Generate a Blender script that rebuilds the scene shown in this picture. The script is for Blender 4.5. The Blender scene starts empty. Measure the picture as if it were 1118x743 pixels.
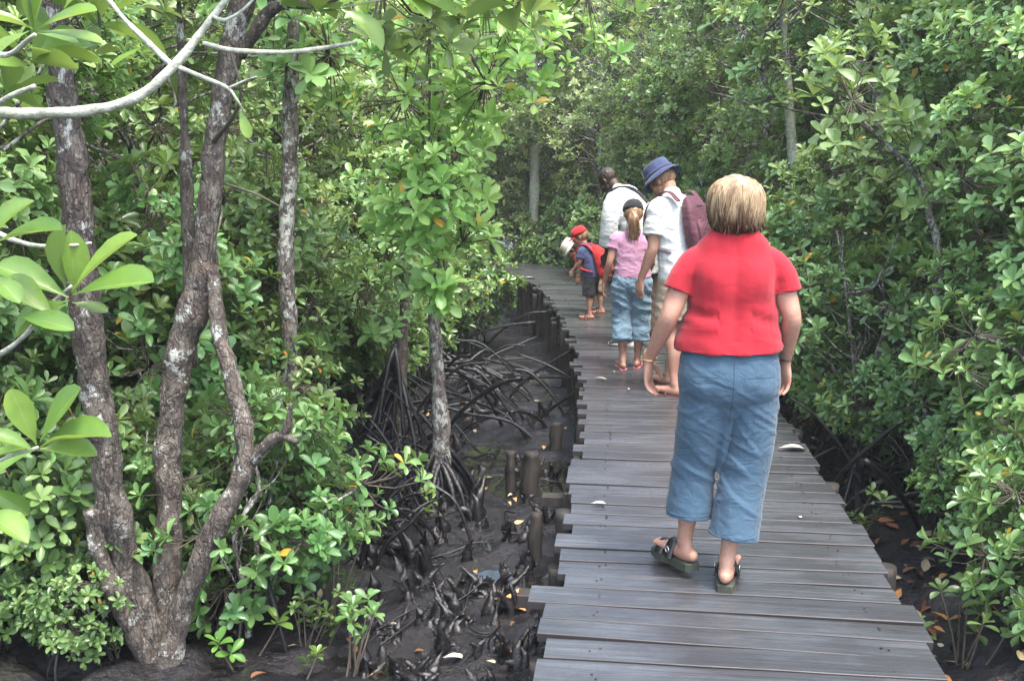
import bpy, bmesh, math, random
import numpy as np
from mathutils import Vector, Matrix, noise

random.seed(7)
RNG = np.random.default_rng(7)
R = math.radians
scene = bpy.context.scene
COL = scene.collection

# ------------------------------------------------------------------ camera
EYE = Vector((0.0, 0.0, 1.65)); PITCH = R(10.0); F = 1087.0
def P(px, py, Y):
    """world point seen at photograph pixel (px, py) on the upright plane y = Y"""
    a = (px - 559.0) / F; b = (371.5 - py) / F
    d = Vector((a, math.cos(PITCH) + b * math.sin(PITCH), -math.sin(PITCH) + b * math.cos(PITCH)))
    return EYE + d * (Y / d.y)
cam_d = bpy.data.cameras.new('camera'); cam = bpy.data.objects.new('camera', cam_d); COL.objects.link(cam)
cam.location = EYE; cam.rotation_euler = (R(90) - PITCH, 0, 0)
cam_d.sensor_width = 36; cam_d.lens = 35.0; cam_d.clip_end = 2000; cam_d.clip_start = 0.05
scene.camera = cam
scene.view_settings.view_transform = 'Standard'
scene.view_settings.look = 'None'
scene.view_settings.exposure = 0

# ------------------------------------------------------------------ light
w = bpy.data.worlds.new('World'); scene.world = w; w.use_nodes = True
nt = w.node_tree; nt.nodes.clear()
sky = nt.nodes.new('ShaderNodeTexSky'); sky.sky_type = 'NISHITA'; sky.sun_disc = False
SUN = Vector((0.30, -0.42, 1.30)).normalized()
sky.sun_elevation = math.asin(SUN.z); sky.sun_rotation = math.atan2(SUN.x, SUN.y)
sky.air_density = 1.0; sky.dust_density = 4.0; sky.ozone_density = 0.6
bg = nt.nodes.new('ShaderNodeBackground'); bg.inputs['Strength'].default_value = 0.80
wo = nt.nodes.new('ShaderNodeOutputWorld')
nt.links.new(sky.outputs[0], bg.inputs[0]); nt.links.new(bg.outputs[0], wo.inputs[0])
sd = bpy.data.lights.new('sun', 'SUN'); sd.energy = 4.8; sd.angle = R(9); sd.color = (1.0, 0.965, 0.90)
so = bpy.data.objects.new('sun', sd); COL.objects.link(so)
so.rotation_euler = SUN.to_track_quat('Z', 'Y').to_euler(); so.location = (3, -3, 12)

# ------------------------------------------------------------------ materials
class NT:
    def __init__(s, name):
        s.m = bpy.data.materials.new(name); s.m.use_nodes = True
        s.t = s.m.node_tree; s.t.nodes.clear()
        s.out = s.n('ShaderNodeOutputMaterial')
    def n(s, kind, **kw):
        nd = s.t.nodes.new(kind)
        for k, v in kw.items():
            if hasattr(nd, k): setattr(nd, k, v)
            else: nd.inputs[k.replace('_', ' ')].default_value = v
        return nd
    def l(s, a, b): s.t.links.new(a, b)
    def ramp(s, fac, stops):
        r = s.n('ShaderNodeValToRGB'); e = r.color_ramp.elements
        while len(e) < len(stops): e.new(0.5)
        for i, (p, c) in enumerate(stops):
            e[i].position = p; e[i].color = (c[0], c[1], c[2], 1) if not isinstance(c, (int, float)) else (c, c, c, 1)
        s.l(fac, r.inputs[0]); return r.outputs[0]
    def noise(s, vec, scale, detail=4, rough=0.55, dist=0.0):
        x = s.n('ShaderNodeTexNoise'); x.inputs['Scale'].default_value = scale
        x.inputs['Detail'].default_value = detail; x.inputs['Roughness'].default_value = rough
        x.inputs['Distortion'].default_value = dist
        if vec is not None: s.l(vec, x.inputs['Vector'])
        return x.outputs['Fac']
    def mapping(s, src, scale=(1, 1, 1), loc=(0, 0, 0)):
        mp = s.n('ShaderNodeMapping'); mp.inputs['Scale'].default_value = scale; mp.inputs['Location'].default_value = loc
        s.l(src, mp.inputs['Vector']); return mp.outputs[0]
    def mix(s, fac, a, b, mode='MIX'):
        x = s.n('ShaderNodeMix', data_type='RGBA', blend_type=mode)
        for sock, v in ((x.inputs[0], fac), (x.inputs[6], a), (x.inputs[7], b)):
            if isinstance(v, (int, float)): sock.default_value = v if sock == x.inputs[0] else (v, v, v, 1)
            elif isinstance(v, tuple): sock.default_value = (*v[:3], 1)
            else: s.l(v, sock)
        return x.outputs[2]
    def math(s, op, a, b=0.0):
        x = s.n('ShaderNodeMath', operation=op)
        for sock, v in ((x.inputs[0], a), (x.inputs[1], b)):
            if isinstance(v, (int, float)): sock.default_value = v
            else: s.l(v, sock)
        return x.outputs[0]
    def bump(s, h, strength=0.5, dist=0.01, normal=None):
        b = s.n('ShaderNodeBump'); b.inputs['Strength'].default_value = strength; b.inputs['Distance'].default_value = dist
        s.l(h, b.inputs['Height'])
        if normal is not None: s.l(normal, b.inputs['Normal'])
        return b.outputs[0]
    def bsdf(s, col, rough=0.6, spec=0.5, normal=None, link=True, **kw):
        b = s.n('ShaderNodeBsdfPrincipled')
        for sock, v in ((b.inputs['Base Color'], col), (b.inputs['Roughness'], rough), (b.inputs['Specular IOR Level'], spec)):
            if isinstance(v, (int, float)): sock.default_value = v
            elif isinstance(v, tuple): sock.default_value = (*v[:3], 1)
            else: s.l(v, sock)
        for k, v in kw.items(): b.inputs[k.replace('_', ' ')].default_value = v
        if normal is not None: s.l(normal, b.inputs['Normal'])
        if link: s.l(b.outputs[0], s.out.inputs[0])
        return b.outputs[0]
    def obj(s): return s.n('ShaderNodeTexCoord').outputs['Object']
    def attr(s, name):
        a = s.n('ShaderNodeAttribute'); a.attribute_name = name; return a.outputs['Fac']
    def objrand(s): return s.n('ShaderNodeObjectInfo').outputs['Random']

def leaf_material(name, dark, mid, light, transl=0.35, yellow=0.985, rough=0.36, veins=False):
    s = NT(name); a = s.attr('rnd')
    stops = [(0.0, dark), (0.5, mid), (0.93, light), (yellow, light), (min(1, yellow + .006), (0.55, 0.36, 0.04)), (1.0, (0.5, 0.20, 0.03))]
    c = s.ramp(a, stops)
    o = s.objrand()
    hs = s.n('ShaderNodeHueSaturation')
    s.l(c, hs.inputs['Color'])
    s.l(s.math('ADD', s.math('MULTIPLY', o, 0.05), 0.472), hs.inputs['Hue'])
    s.l(s.math('ADD', s.math('MULTIPLY', o, 0.5), 0.80), hs.inputs['Value'])
    nz = s.noise(s.obj(), 1.3, 2)
    c2 = s.mix(s.math('MULTIPLY', s.math('SUBTRACT', nz, 0.35), 1.2), hs.outputs[0], (light[0] * 1.15, light[1] * 1.1, light[2]))
    c2 = s.mix(s.ramp(s.noise(s.obj(), 48, 4, 0.7), [(0.64, 0.0), (0.70, 0.6)]), c2, (0.17, 0.16, 0.055))
    if veins:
        lv = s.math('ABSOLUTE', s.attr('lv')); lu = s.attr('lu')
        rib = s.ramp(lv, [(0.0, 0.75), (0.07, 0.0)])
        side = s.ramp(s.math('ABSOLUTE', s.math('SINE', s.math('MULTIPLY', s.math('SUBTRACT', lu, s.math('MULTIPLY', lv, 0.16)), 46))), [(0.0, 0.22), (0.16, 0.0)])
        c2 = s.mix(s.math('MAXIMUM', rib, side), c2, (0.36, 0.46, 0.16))
        blem = s.ramp(s.noise(s.obj(), 34, 5, 0.7), [(0.62, 0.0), (0.70, 0.65)])
        c2 = s.mix(blem, c2, (0.20, 0.21, 0.06))
        c2 = s.mix(s.ramp(s.noise(s.obj(), 11, 3), [(0.35, 0.45), (0.6, 0.0)]), c2, (0.045, 0.13, 0.03))
    geo = s.n('ShaderNodeNewGeometry')
    back = s.mix(0.45, c2, (0.16, 0.22, 0.10))
    cf = s.mix(geo.outputs['Backfacing'], c2, back)
    fine = s.noise(s.obj(), 90, 2)
    nrm = s.bump(fine, 0.25, 0.002)
    rg = s.math('ADD', s.math('MULTIPLY', geo.outputs['Backfacing'], 0.25), s.math('ADD', s.math('MULTIPLY', fine, 0.16), rough - .08))
    p = s.bsdf(cf, rg, 0.62, nrm, link=False)
    tr = s.n('ShaderNodeBsdfTranslucent')
    s.l(s.mix(0.55, cf, (0.30, 0.42, 0.05)), tr.inputs[0])
    mx = s.n('ShaderNodeMixShader'); mx.inputs[0].default_value = transl
    s.l(p, mx.inputs[1]); s.l(tr.outputs[0], mx.inputs[2]); s.l(mx.outputs[0], s.out.inputs[0])
    return s.m

def bark_material(name, c0, c1, c2, lichen=0.60):
    s = NT(name); v = s.obj()
    vs = s.mapping(v, (1, 1, 0.35))
    n1 = s.noise(vs, 16, 6, 0.65, 0.8); n2 = s.noise(v, 7, 4); n3 = s.noise(v, 55, 3)
    vo = s.n('ShaderNodeTexVoronoi'); vo.feature = 'DISTANCE_TO_EDGE'; vo.inputs['Scale'].default_value = 38
    s.l(s.mix(0.12, s.mapping(v, (1, 1, 0.45)), s.n('ShaderNodeTexNoise').outputs['Color']), vo.inputs['Vector'])
    crack = s.mix(s.ramp(s.noise(v, 5, 3), [(0.42, 0.0), (0.6, 0.75)]), s.ramp(vo.outputs['Distance'], [(0.0, 0.35), (0.10, 1.0)]), 1.0)
    base = s.ramp(n1, [(0.30, c0), (0.52, c1), (0.70, c2)])
    red = s.mix(s.ramp(n2, [(0.56, 0.0), (0.66, 0.4)]), base, (0.13, 0.075, 0.05))
    lich = s.mix(s.ramp(s.noise(v, 9, 5, 0.7), [(lichen - .02, 0.0), (lichen + .01, 0.85)]), red, (0.46, 0.48, 0.44))
    speck = s.mix(s.ramp(n3, [(0.60, 0.0), (0.66, 0.42)]), lich, (0.45, 0.44, 0.40))
    blot = s.mix(s.ramp(s.noise(s.mapping(v, (1, 1, .6)), 26, 6, 0.75, .6), [(0.50, 0.0), (0.55, 0.85)]), speck, (0.055, 0.042, 0.038))
    col = s.mix(s.math('MULTIPLY', s.math('SUBTRACT', 1.0, crack), 0.6), blot, (0.03, 0.025, 0.022))
    h = s.math('ADD', s.math('MULTIPLY', crack, 0.7), s.math('ADD', n1, s.math('MULTIPLY', n3, 0.5)))
    s.bsdf(col, 0.85, 0.3, s.bump(h, 0.9, 0.012))
    return s.m

def simple(name, col, rough=0.6, var=0.25, scale=12, bump=0.3, bd=0.004, spec=0.4, stretch=(1, 1, 1), **kw):
    s = NT(name); v = s.mapping(s.obj(), stretch)
    n = s.noise(v, scale, 5, 0.6)
    dk = tuple(c * (1 - var) for c in col); lt = tuple(min(1, c * (1 + var)) for c in col)
    c = s.ramp(n, [(0.3, dk), (0.7, lt)])
    s.bsdf(c, rough, spec, s.bump(s.noise(v, scale * 3, 4), bump, bd), **kw)
    return s.m

def cloth(name, col, weave=900, var=0.12, rough=0.85, wr=0.5):
    s = NT(name); v = s.obj()
    n = s.noise(v, 9, 4); c = s.ramp(n, [(0.3, tuple(x * (1 - var) for x in col)), (0.7, tuple(min(1, x * (1 + var)) for x in col))])
    wv = s.noise(v, weave, 1)
    folds = s.noise(s.mapping(v, (1, 1, 1.6)), 11, 3, 0.5, 1.2)
    b1 = s.bump(folds, wr, 0.02); b2 = s.bump(wv, 0.35, 0.001, b1)
    c = s.mix(s.math('MULTIPLY', wv, 0.25), c, tuple(x * 0.6 for x in col))
    s.bsdf(c, rough, 0.25, b2, Sheen_Weight=0.15)
    return s.m

def skin(name, col, red):
    s = NT(name); v = s.obj()
    c = s.mix(s.ramp(s.noise(v, 14, 5), [(0.35, 0.0), (0.65, 0.75)]), col, red); c = s.mix(s.ramp(s.noise(v, 60, 4), [(0.5, 0.0), (0.7, 0.3)]), c, tuple(x * .6 for x in red))
    c = s.mix(s.ramp(s.attr('paint'), [(0.0, 0.0), (0.5, 1.0)]), c, (0.03, 0.018, 0.015))
    s.bsdf(c, 0.5, 0.4, s.bump(s.noise(v, 160, 3), 0.25, 0.002), Subsurface_Weight=0.08, Subsurface_Scale=0.01)
    return s.m

def hair_mat(name, top, low, z0, z1):
    s = NT(name); v = s.obj(); sep = s.n('ShaderNodeSeparateXYZ'); s.l(v, sep.inputs[0])
    st = s.noise(s.mapping(v, (1, 1, 0.12)), 70, 4, 0.6)
    zf = s.n('ShaderNodeMapRange'); zf.inputs['From Min'].default_value = z0; zf.inputs['From Max'].default_value = z1
    s.l(s.math('ADD', s.math('ADD', sep.outputs[2], s.math('MULTIPLY', s.math('MAXIMUM', s.math('ADD', sep.outputs[0], -0.04), 0.0), 0.8)), s.math('MULTIPLY', s.math('SUBTRACT', st, 0.5), 0.14)), zf.inputs['Value'])
    c = s.mix(zf.outputs[0], low, top); c = s.mix(s.math('MULTIPLY', s.attr('rnd'), 0.45), c, s.mix(0.6, c, low)); c = s.mix(s.ramp(s.noise(s.mapping(v, (1, 1, .2)), 18, 2), [(.45, .0), (.6, .55)]), c, s.mix(.6, c, low))
    c = s.mix(s.ramp(st, [(0.40, 0.0), (0.60, 1.0)]), s.mix(0.55, c, (0.05, 0.028, 0.012)), c)
    s.bsdf(c, 0.42, 0.45, s.bump(st, 0.8, 0.006))
    return s.m

MAT = {}
MAT['leaf'] = leaf_material('mangrove_leaf', (0.095, 0.20, 0.075), (0.19, 0.345, 0.125), (0.37, 0.53, 0.21), 0.42, 0.985, 0.30)
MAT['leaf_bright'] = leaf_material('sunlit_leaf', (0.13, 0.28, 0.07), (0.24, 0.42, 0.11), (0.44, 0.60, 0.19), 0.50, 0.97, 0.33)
MAT['leaf_far_hazed'] = leaf_material('haze_paled_leaf', (0.19, 0.30, 0.13), (0.32, 0.47, 0.20), (0.52, 0.66, 0.32), 0.45, 0.985, 0.34)  # distant leaves made paler: depth haze and brightness put into the colour
MAT['leaf_near'] = leaf_material('young_leaf', (0.09, 0.20, 0.035), (0.13, 0.27, 0.05), (0.24, 0.40, 0.08), 0.42, 0.9999, 0.33, True)
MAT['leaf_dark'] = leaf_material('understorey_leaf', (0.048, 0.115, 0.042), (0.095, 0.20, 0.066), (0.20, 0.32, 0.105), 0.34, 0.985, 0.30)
MAT['bark'] = bark_material('mottled_bark', (0.050, 0.043, 0.036), (0.120, 0.104, 0.086), (0.21, 0.195, 0.165))
MAT['bark_grey'] = bark_material('grey_bark', (0.07, 0.06, 0.055), (0.19, 0.17, 0.15), (0.33, 0.31, 0.28), 0.52)
MAT['pale'] = simple('pale_branch_bark', (0.33, 0.35, 0.28), 0.75, 0.45, 40, 0.7, 0.006)
MAT['twig'] = simple('twig_bark', (0.10, 0.085, 0.065), 0.8, 0.3, 20, 0.4)
MAT['root'] = simple('wet_black_root', (0.008, 0.0075, 0.009), 0.42, 0.5, 14, 0.9, 0.01, 0.6)
MAT['post'] = simple('weathered_post', (0.030, 0.026, 0.023), 0.7, 0.5, 9, 0.9, 0.012, 0.4, (1, 1, 0.25))
MAT['joist'] = simple('dark_joist', (0.035, 0.028, 0.024), 0.7, 0.4, 10, 0.7, 0.01)
MAT['litter'] = (lambda s: (s.bsdf(s.ramp(s.attr('rnd'), [(0, (0.10, 0.045, 0.02)), (0.4, (0.20, 0.08, 0.03)), (0.6, (0.42, 0.20, 0.05)), (0.8, (0.30, 0.24, 0.12)), (1, (0.55, 0.48, 0.32))]), 0.6, 0.4), s.m)[1])(NT('fallen_leaf'))
MAT['litter_pale'] = simple('bleached_leaf', (0.50, 0.48, 0.41), 0.6, 0.12, 30)
MAT['litter_orange'] = simple('orange_dead_leaf', (0.62, 0.27, 0.10), 0.6, 0.3, 30)

def mud_material():
    s = NT('wet_mud'); v = s.obj()
    n = s.noise(v, 1.6, 8, 0.6); f = s.noise(v, 22, 6, 0.65); big = s.noise(v, 0.7, 4)
    c = s.ramp(n, [(0.34, (0.004, 0.004, 0.005)), (0.52, (0.006, 0.006, 0.0085)), (0.72, (0.018, 0.018, 0.026))])
    c = s.mix(s.ramp(f, [(0.40, 0.6), (0.62, 0.0)]), c, (0.014, 0.011, 0.012))
    green = s.mix(s.ramp(big, [(0.58, 0.0), (0.70, 0.35)]), c, (0.05, 0.06, 0.03))
    rg = s.ramp(s.noise(v, 3.2, 5), [(0.46, 0.08), (0.60, 0.36)])
    h = s.math('ADD', s.math('MULTIPLY', n, 1.2), f)
    s.bsdf(green, rg, 0.5, s.bump(h, 0.9, 0.035))
    return s.m
MAT['mud'] = mud_material()

def deck_material():
    s = NT('wet_deck_board')
    uv = s.n('ShaderNodeUVMap').outputs[0]
    g1 = s.noise(s.mapping(uv, (1.6, 55, 1)), 1.0, 6, 0.62, 0.4)
    g2 = s.noise(s.mapping(uv, (5, 190, 1)), 1.0, 4, 0.6)
    v = s.obj(); wet = s.noise(s.mapping(v, (1.0, 2.2, 1)), 1.5, 5, 0.6)
    pl = s.attr('rnd')
    c = s.ramp(g1, [(0.28, (0.034, 0.037, 0.042)), (0.5, (0.068, 0.074, 0.083)), (0.75, (0.125, 0.134, 0.147))])
    c = s.mix(s.math('MULTIPLY', pl, 0.45), c, (0.050, 0.054, 0.062))
    c = s.mix(s.ramp(g2, [(0.30, 0.65), (0.42, 0.0)]), c, (0.025, 0.02, 0.02))
    c = s.mix(s.ramp(wet, [(0.44, 0.6), (0.58, 0.0)]), c, (0.028, 0.028, 0.032))
    # thin algae stains
    c = s.mix(s.ramp(s.noise(v, 4, 6, 0.7), [(0.62, 0.0), (0.74, 0.28)]), c, (0.09, 0.10, 0.04))
    rg = s.ramp(wet, [(0.42, 0.06), (0.62, 0.20)])
    rg = s.math('ADD', rg, s.math('MULTIPLY', g1, 0.14))
    hb = s.bump(s.math('ADD', g1, s.math('MULTIPLY', g2, 0.5)), 0.6, 0.004)
    c = s.mix(s.ramp(s.noise(s.mapping(uv, (3.0, 140, 1)), 1.0, 3, 0.5, 1.5), [(0.27, 0.85), (0.32, 0.0)]), c, (0.008, 0.007, 0.007))
    c = s.mix(s.ramp(s.noise(v, 38, 5, 0.75), [(0.66, 0.0), (0.72, 0.5)]), c, (0.16, 0.15, 0.13))
    c = s.mix(s.ramp(s.noise(s.mapping(v, (.8, .8, 1)), 2.3, 6, 0.7), [(0.58, 0.0), (0.68, 0.4)]), c, (0.055, 0.050, 0.044))
    c = s.mix(s.math('MULTIPLY', s.attr('edge'), 0.9), c, (0.015, 0.013, 0.013))
    s.bsdf(c, s.math('ADD', rg, s.math('MULTIPLY', s.attr('edge'), 0.5)), 0.55, hb)
    return s.m
MAT['deck'] = deck_material()

# ------------------------------------------------------------------ mesh helpers
class MB:
    def __init__(s): s.v = []; s.f = []; s.n = 0; s.r = []
    def add(s, verts, faces, rnd=0.5):
        verts = np.asarray(verts, float); base = s.n
        s.v.append(verts); s.n += len(verts)
        s.f.extend([tuple(i + base for i in f) for f in faces])
        s.r.append(np.full(len(verts), rnd) if np.isscalar(rnd) else np.asarray(rnd))
    def mesh(s, name, rnd=True, smooth=True):
        me = bpy.data.meshes.new(name)
        me.from_pydata(np.concatenate(s.v).tolist(), [], s.f)
        if rnd:
            a = me.attributes.new('rnd', 'FLOAT', 'POINT'); a.data.foreach_set('value', np.concatenate(s.r).astype(np.float32))
        if smooth: me.polygons.foreach_set('use_smooth', np.ones(len(me.polygons), bool))
        me.update(); return me

def link(name, me, parent=None, mat=None):
    o = bpy.data.objects.new(name, me); COL.objects.link(o)
    if parent is not None: o.parent = parent
    if mat is not None and me is not None:
        if len(me.materials) == 0: me.materials.append(MAT[mat] if isinstance(mat, str) else mat)
    return o
def tag(o, label, cat=None, group=None, kind=None):
    if label: o['label'] = label
    if cat: o['category'] = cat
    if group: o['group'] = group
    if kind: o['kind'] = kind
    return o
def empty(name, loc, label, cat, group=None, rz=0.0):
    o = bpy.data.objects.new(name, None); COL.objects.link(o); o.location = loc; o.rotation_euler = (0, 0, rz)
    o.empty_display_size = 0.2
    return tag(o, label, cat, group)

def crom(pts, sub):
    """Catmull-Rom through rows of pts (n,k)"""
    p = np.asarray(pts, float)
    if len(p) < 3: 
        t = np.linspace(0, 1, sub * (len(p) - 1) + 1)[:, None]; return p[0] * (1 - t) + p[-1] * t
    e = np.vstack([2 * p[0] - p[1], p, 2 * p[-1] - p[-2]]); out = []
    for i in range(1, len(e) - 2):
        for k in range(sub):
            t = k / sub; a, b, c, d = e[i - 1], e[i], e[i + 1], e[i + 2]
            out.append(0.5 * ((2 * b) + (c - a) * t + (2 * a - 5 * b + 4 * c - d) * t * t + (3 * b - a - 3 * c + d) * t ** 3))
    out.append(p[-1]); return np.array(out)

def tube(mb, pts, rad, seg=8, sub=4, lump=0.0, freq=6.0, rnd=0.5, seed=0.0):
    if np.ndim(rad) == 1 and len(rad) != len(pts): rad = np.interp(np.linspace(0, 1, len(pts)), np.linspace(0, 1, len(rad)), rad)
    rad = np.asarray(rad, float).reshape(-1, 1) if np.ndim(rad) == 1 else np.full((len(pts), 1), float(rad))
    q = crom(np.hstack([np.asarray([tuple(p) for p in pts], float), rad]), sub) if sub > 1 else np.hstack([np.asarray([tuple(p) for p in pts], float), rad])
    c, r = q[:, :3], np.maximum(q[:, 3], 1e-4); n = len(c)
    tan = np.gradient(c, axis=0); tan /= np.linalg.norm(tan, axis=1)[:, None] + 1e-9
    ref = np.array([0.3, 1, 0.1]) if abs(tan[0][1]) < 0.9 else np.array([1, 0, 0.2])
    verts = []
    u = np.cross(tan[0], ref); u /= np.linalg.norm(u)
    th = np.linspace(0, 2 * np.pi, seg, endpoint=False)
    for i in range(n):
        u = u - tan[i] * np.dot(u, tan[i]); u /= np.linalg.norm(u) + 1e-9
        v = np.cross(tan[i], u)
        rr = np.full(seg, r[i])
        ring = c[i] + rr[:, None] * (np.cos(th)[:, None] * u + np.sin(th)[:, None] * v)
        if lump:
            for j in range(seg):
                k = noise.fractal(Vector(ring[j]) * freq + Vector((seed, 0, 0)), 1.0, 2.0, 3)
                ring[j] = c[i] + (ring[j] - c[i]) * (1 + lump * k)
        verts.append(ring)
    verts = np.vstack(verts); faces = []
    for i in range(n - 1):
        for j in range(seg):
            a = i * seg + j; b = i * seg + (j + 1) % seg
            faces.append((a, b, b + seg, a + seg))
    faces.append(tuple(range(seg - 1, -1, -1))); faces.append(tuple(range((n - 1) * seg, n * seg)))
    mb.add(verts, faces, rnd)

def loft(mb, pts, rads, side=(1, 0, 0), seg=20, sub=4, cap=True, power=2.0, flat=''):
    """closed lofted solid; rads = (half width along side, half depth)"""
    rows = np.array([[*p, r[0], r[1]] for p, r in zip([tuple(p) for p in pts], rads)], float)
    q = crom(rows, sub); c = q[:, :3]; ra = np.maximum(q[:, 3], .002); rb = np.maximum(q[:, 4], .002)
    tan = np.gradient(c, axis=0); tan /= np.linalg.norm(tan, axis=1)[:, None] + 1e-9
    side = np.asarray(side, float); th = np.linspace(0, 2 * np.pi, seg, endpoint=False)
    cx = np.sign(np.cos(th)) * np.abs(np.cos(th)) ** (2 / power); sx = np.sign(np.sin(th)) * np.abs(np.sin(th)) ** (2 / power)
    rings = []
    def ring(cc, t, a, b):
        u = side - t * np.dot(side, t); u /= np.linalg.norm(u); v = np.cross(t, u)
        return cc + a * cx[:, None] * u + b * sx[:, None] * v
    if cap:
        m0 = min(ra[0], rb[0]); m1 = min(ra[-1], rb[-1])
        if 'a' in flat: m0 = 0.004
        if 'b' in flat: m1 = 0.004
        for a in (80, 55, 28):
            if 'a' in flat and a > 60: continue
            ka = math.cos(R(a)) if 'a' not in flat else (.5 if a == 55 else .985); rings.append(ring(c[0] - tan[0] * m0 * math.sin(R(a)), tan[0], ra[0] * ka, rb[0] * ka))
    for i in range(len(c)): rings.append(ring(c[i], tan[i], ra[i], rb[i]))
    if cap:
        for a in (28, 55, 80):
            kb_ = math.cos(R(a)) if 'b' not in flat else (.985 if a == 28 else .5 if a == 55 else .2); rings.append(ring(c[-1] + tan[-1] * m1 * math.sin(R(a)), tan[-1], ra[-1] * kb_, rb[-1] * kb_))
    n = len(rings); faces = []
    for i in range(n - 1):
        for j in range(seg):
            a = i * seg + j; b = i * seg + (j + 1) % seg
            faces.append((a, b, b + seg, a + seg))
    faces.append(tuple(range(seg - 1, -1, -1))); faces.append(tuple(range((n - 1) * seg, n * seg)))
    mb.add(np.vstack(rings), faces)

def ellipsoid(mb, c, r, rot=None, seg=20, rings=12):
    v = []; 
    for i in range(rings + 1):
        ph = math.pi * (i + .02) / (rings + .04)
        for j in range(seg):
            t = 2 * math.pi * j / seg
            p = Vector((r[0] * math.sin(ph) * math.cos(t), r[1] * math.sin(ph) * math.sin(t), -r[2] * math.cos(ph)))
            if rot: p = rot @ p
            v.append(tuple(Vector(c) + p))
    f = [(i * seg + j, i * seg + (j + 1) % seg, (i + 1) * seg + (j + 1) % seg, (i + 1) * seg + j) for i in range(rings) for j in range(seg)]
    f.append(tuple(range(seg - 1, -1, -1))); f.append(tuple(range(rings * seg, (rings + 1) * seg)))
    mb.add(v, f)

def box(mb, c, h, ax=None, rnd=0.5, bev=0.0):
    """box of half sizes h; ax = 3x3 axes columns; bev chamfers all long edges"""
    ax = ax or Matrix.Identity(3); v = []; b = bev
    if not b:
        for z in (-1, 1):
            for x, y in ((-1, -1), (1, -1), (1, 1), (-1, 1)): v.append(tuple(Vector(c) + ax @ Vector((x * h[0], y * h[1], z * h[2]))))
        mb.add(v, [(3, 2, 1, 0), (4, 5, 6, 7), (0, 1, 5, 4), (1, 2, 6, 5), (2, 3, 7, 6), (3, 0, 4, 7)], rnd); return
    for z, k in ((-1, b), (-1 + b / h[2], 0), (1 - b / h[2], 0), (1, b)):
        for x, y in ((-1, -1), (1, -1), (1, 1), (-1, 1)):
            v.append(tuple(Vector(c) + ax @ Vector((x * (h[0] - k), y * (h[1] - k), z * h[2]))))
    f = [(3, 2, 1, 0), (12, 13, 14, 15)]
    for i in range(3):
        for j in range(4): f.append((i * 4 + j, i * 4 + (j + 1) % 4, i * 4 + 4 + (j + 1) % 4, i * 4 + 4 + j))
    mb.add(v, f, rnd)

def fuse(mb, name, voxel, smooth=3, factor=0.5):
    """one continuous surface out of overlapping closed pieces"""
    me = mb.mesh(name + '_src', rnd=False); o = bpy.data.objects.new('tmp', me); COL.objects.link(o)
    m = o.modifiers.new('r', 'REMESH'); m.mode = 'VOXEL'; m.voxel_size = voxel; m.use_smooth_shade = True
    m2 = o.modifiers.new('s', 'SMOOTH'); m2.iterations = smooth; m2.factor = factor
    dg = bpy.context.evaluated_depsgraph_get(); dg.update()
    out = bpy.data.meshes.new_from_object(o.evaluated_get(dg)); out.name = name
    bpy.data.objects.remove(o); bpy.data.meshes.remove(me)
    out.polygons.foreach_set('use_smooth', np.ones(len(out.polygons), bool)); out.update()
    return out

def get_co(me):
    a = np.zeros(len(me.vertices) * 3, np.float32); me.vertices.foreach_get('co', a); return a.reshape(-1, 3)
def set_co(me, co): me.vertices.foreach_set('co', co.astype(np.float32).ravel()); me.update()
def get_no(me):
    a = np.zeros(len(me.vertices) * 3, np.float32); me.vertices.foreach_get('normal', a); return a.reshape(-1, 3)

def wrinkle(me, fn):
    co = get_co(me); no = get_no(me); d = np.array([fn(*c) for c in co.tolist()]); set_co(me, co + no * d[:, None])

# ------------------------------------------------------------------ leaves
def leaf_template(rows):
    ts = {4: [0, .34, .76, 1], 5: [0, .28, .60, .87, 1], 8: [0, .10, .28, .48, .68, .85, .96, 1]}[rows]
    wd = {4: [.07, .62, 1.0, .34], 5: [.06, .48, .94, .84, .26], 8: [.06, .13, .50, .82, 1.0, .86, .50, .12]}[rows]
    v = []; f = []
    for t, k in zip(ts, wd):
        bend = -0.16 * t * t
        v += [(t, -k, bend + 0.13 * k), (t, 0, bend), (t, k, bend + 0.13 * k)]
    for i in range(rows - 1):
        a = i * 3; f += [(a, a + 3, a + 4, a + 1), (a + 1, a + 4, a + 5, a + 2)]
    return np.array(v), np.array(f)
LT = {5: leaf_template(5), 4: leaf_template(4), 8: leaf_template(8)}

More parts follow.
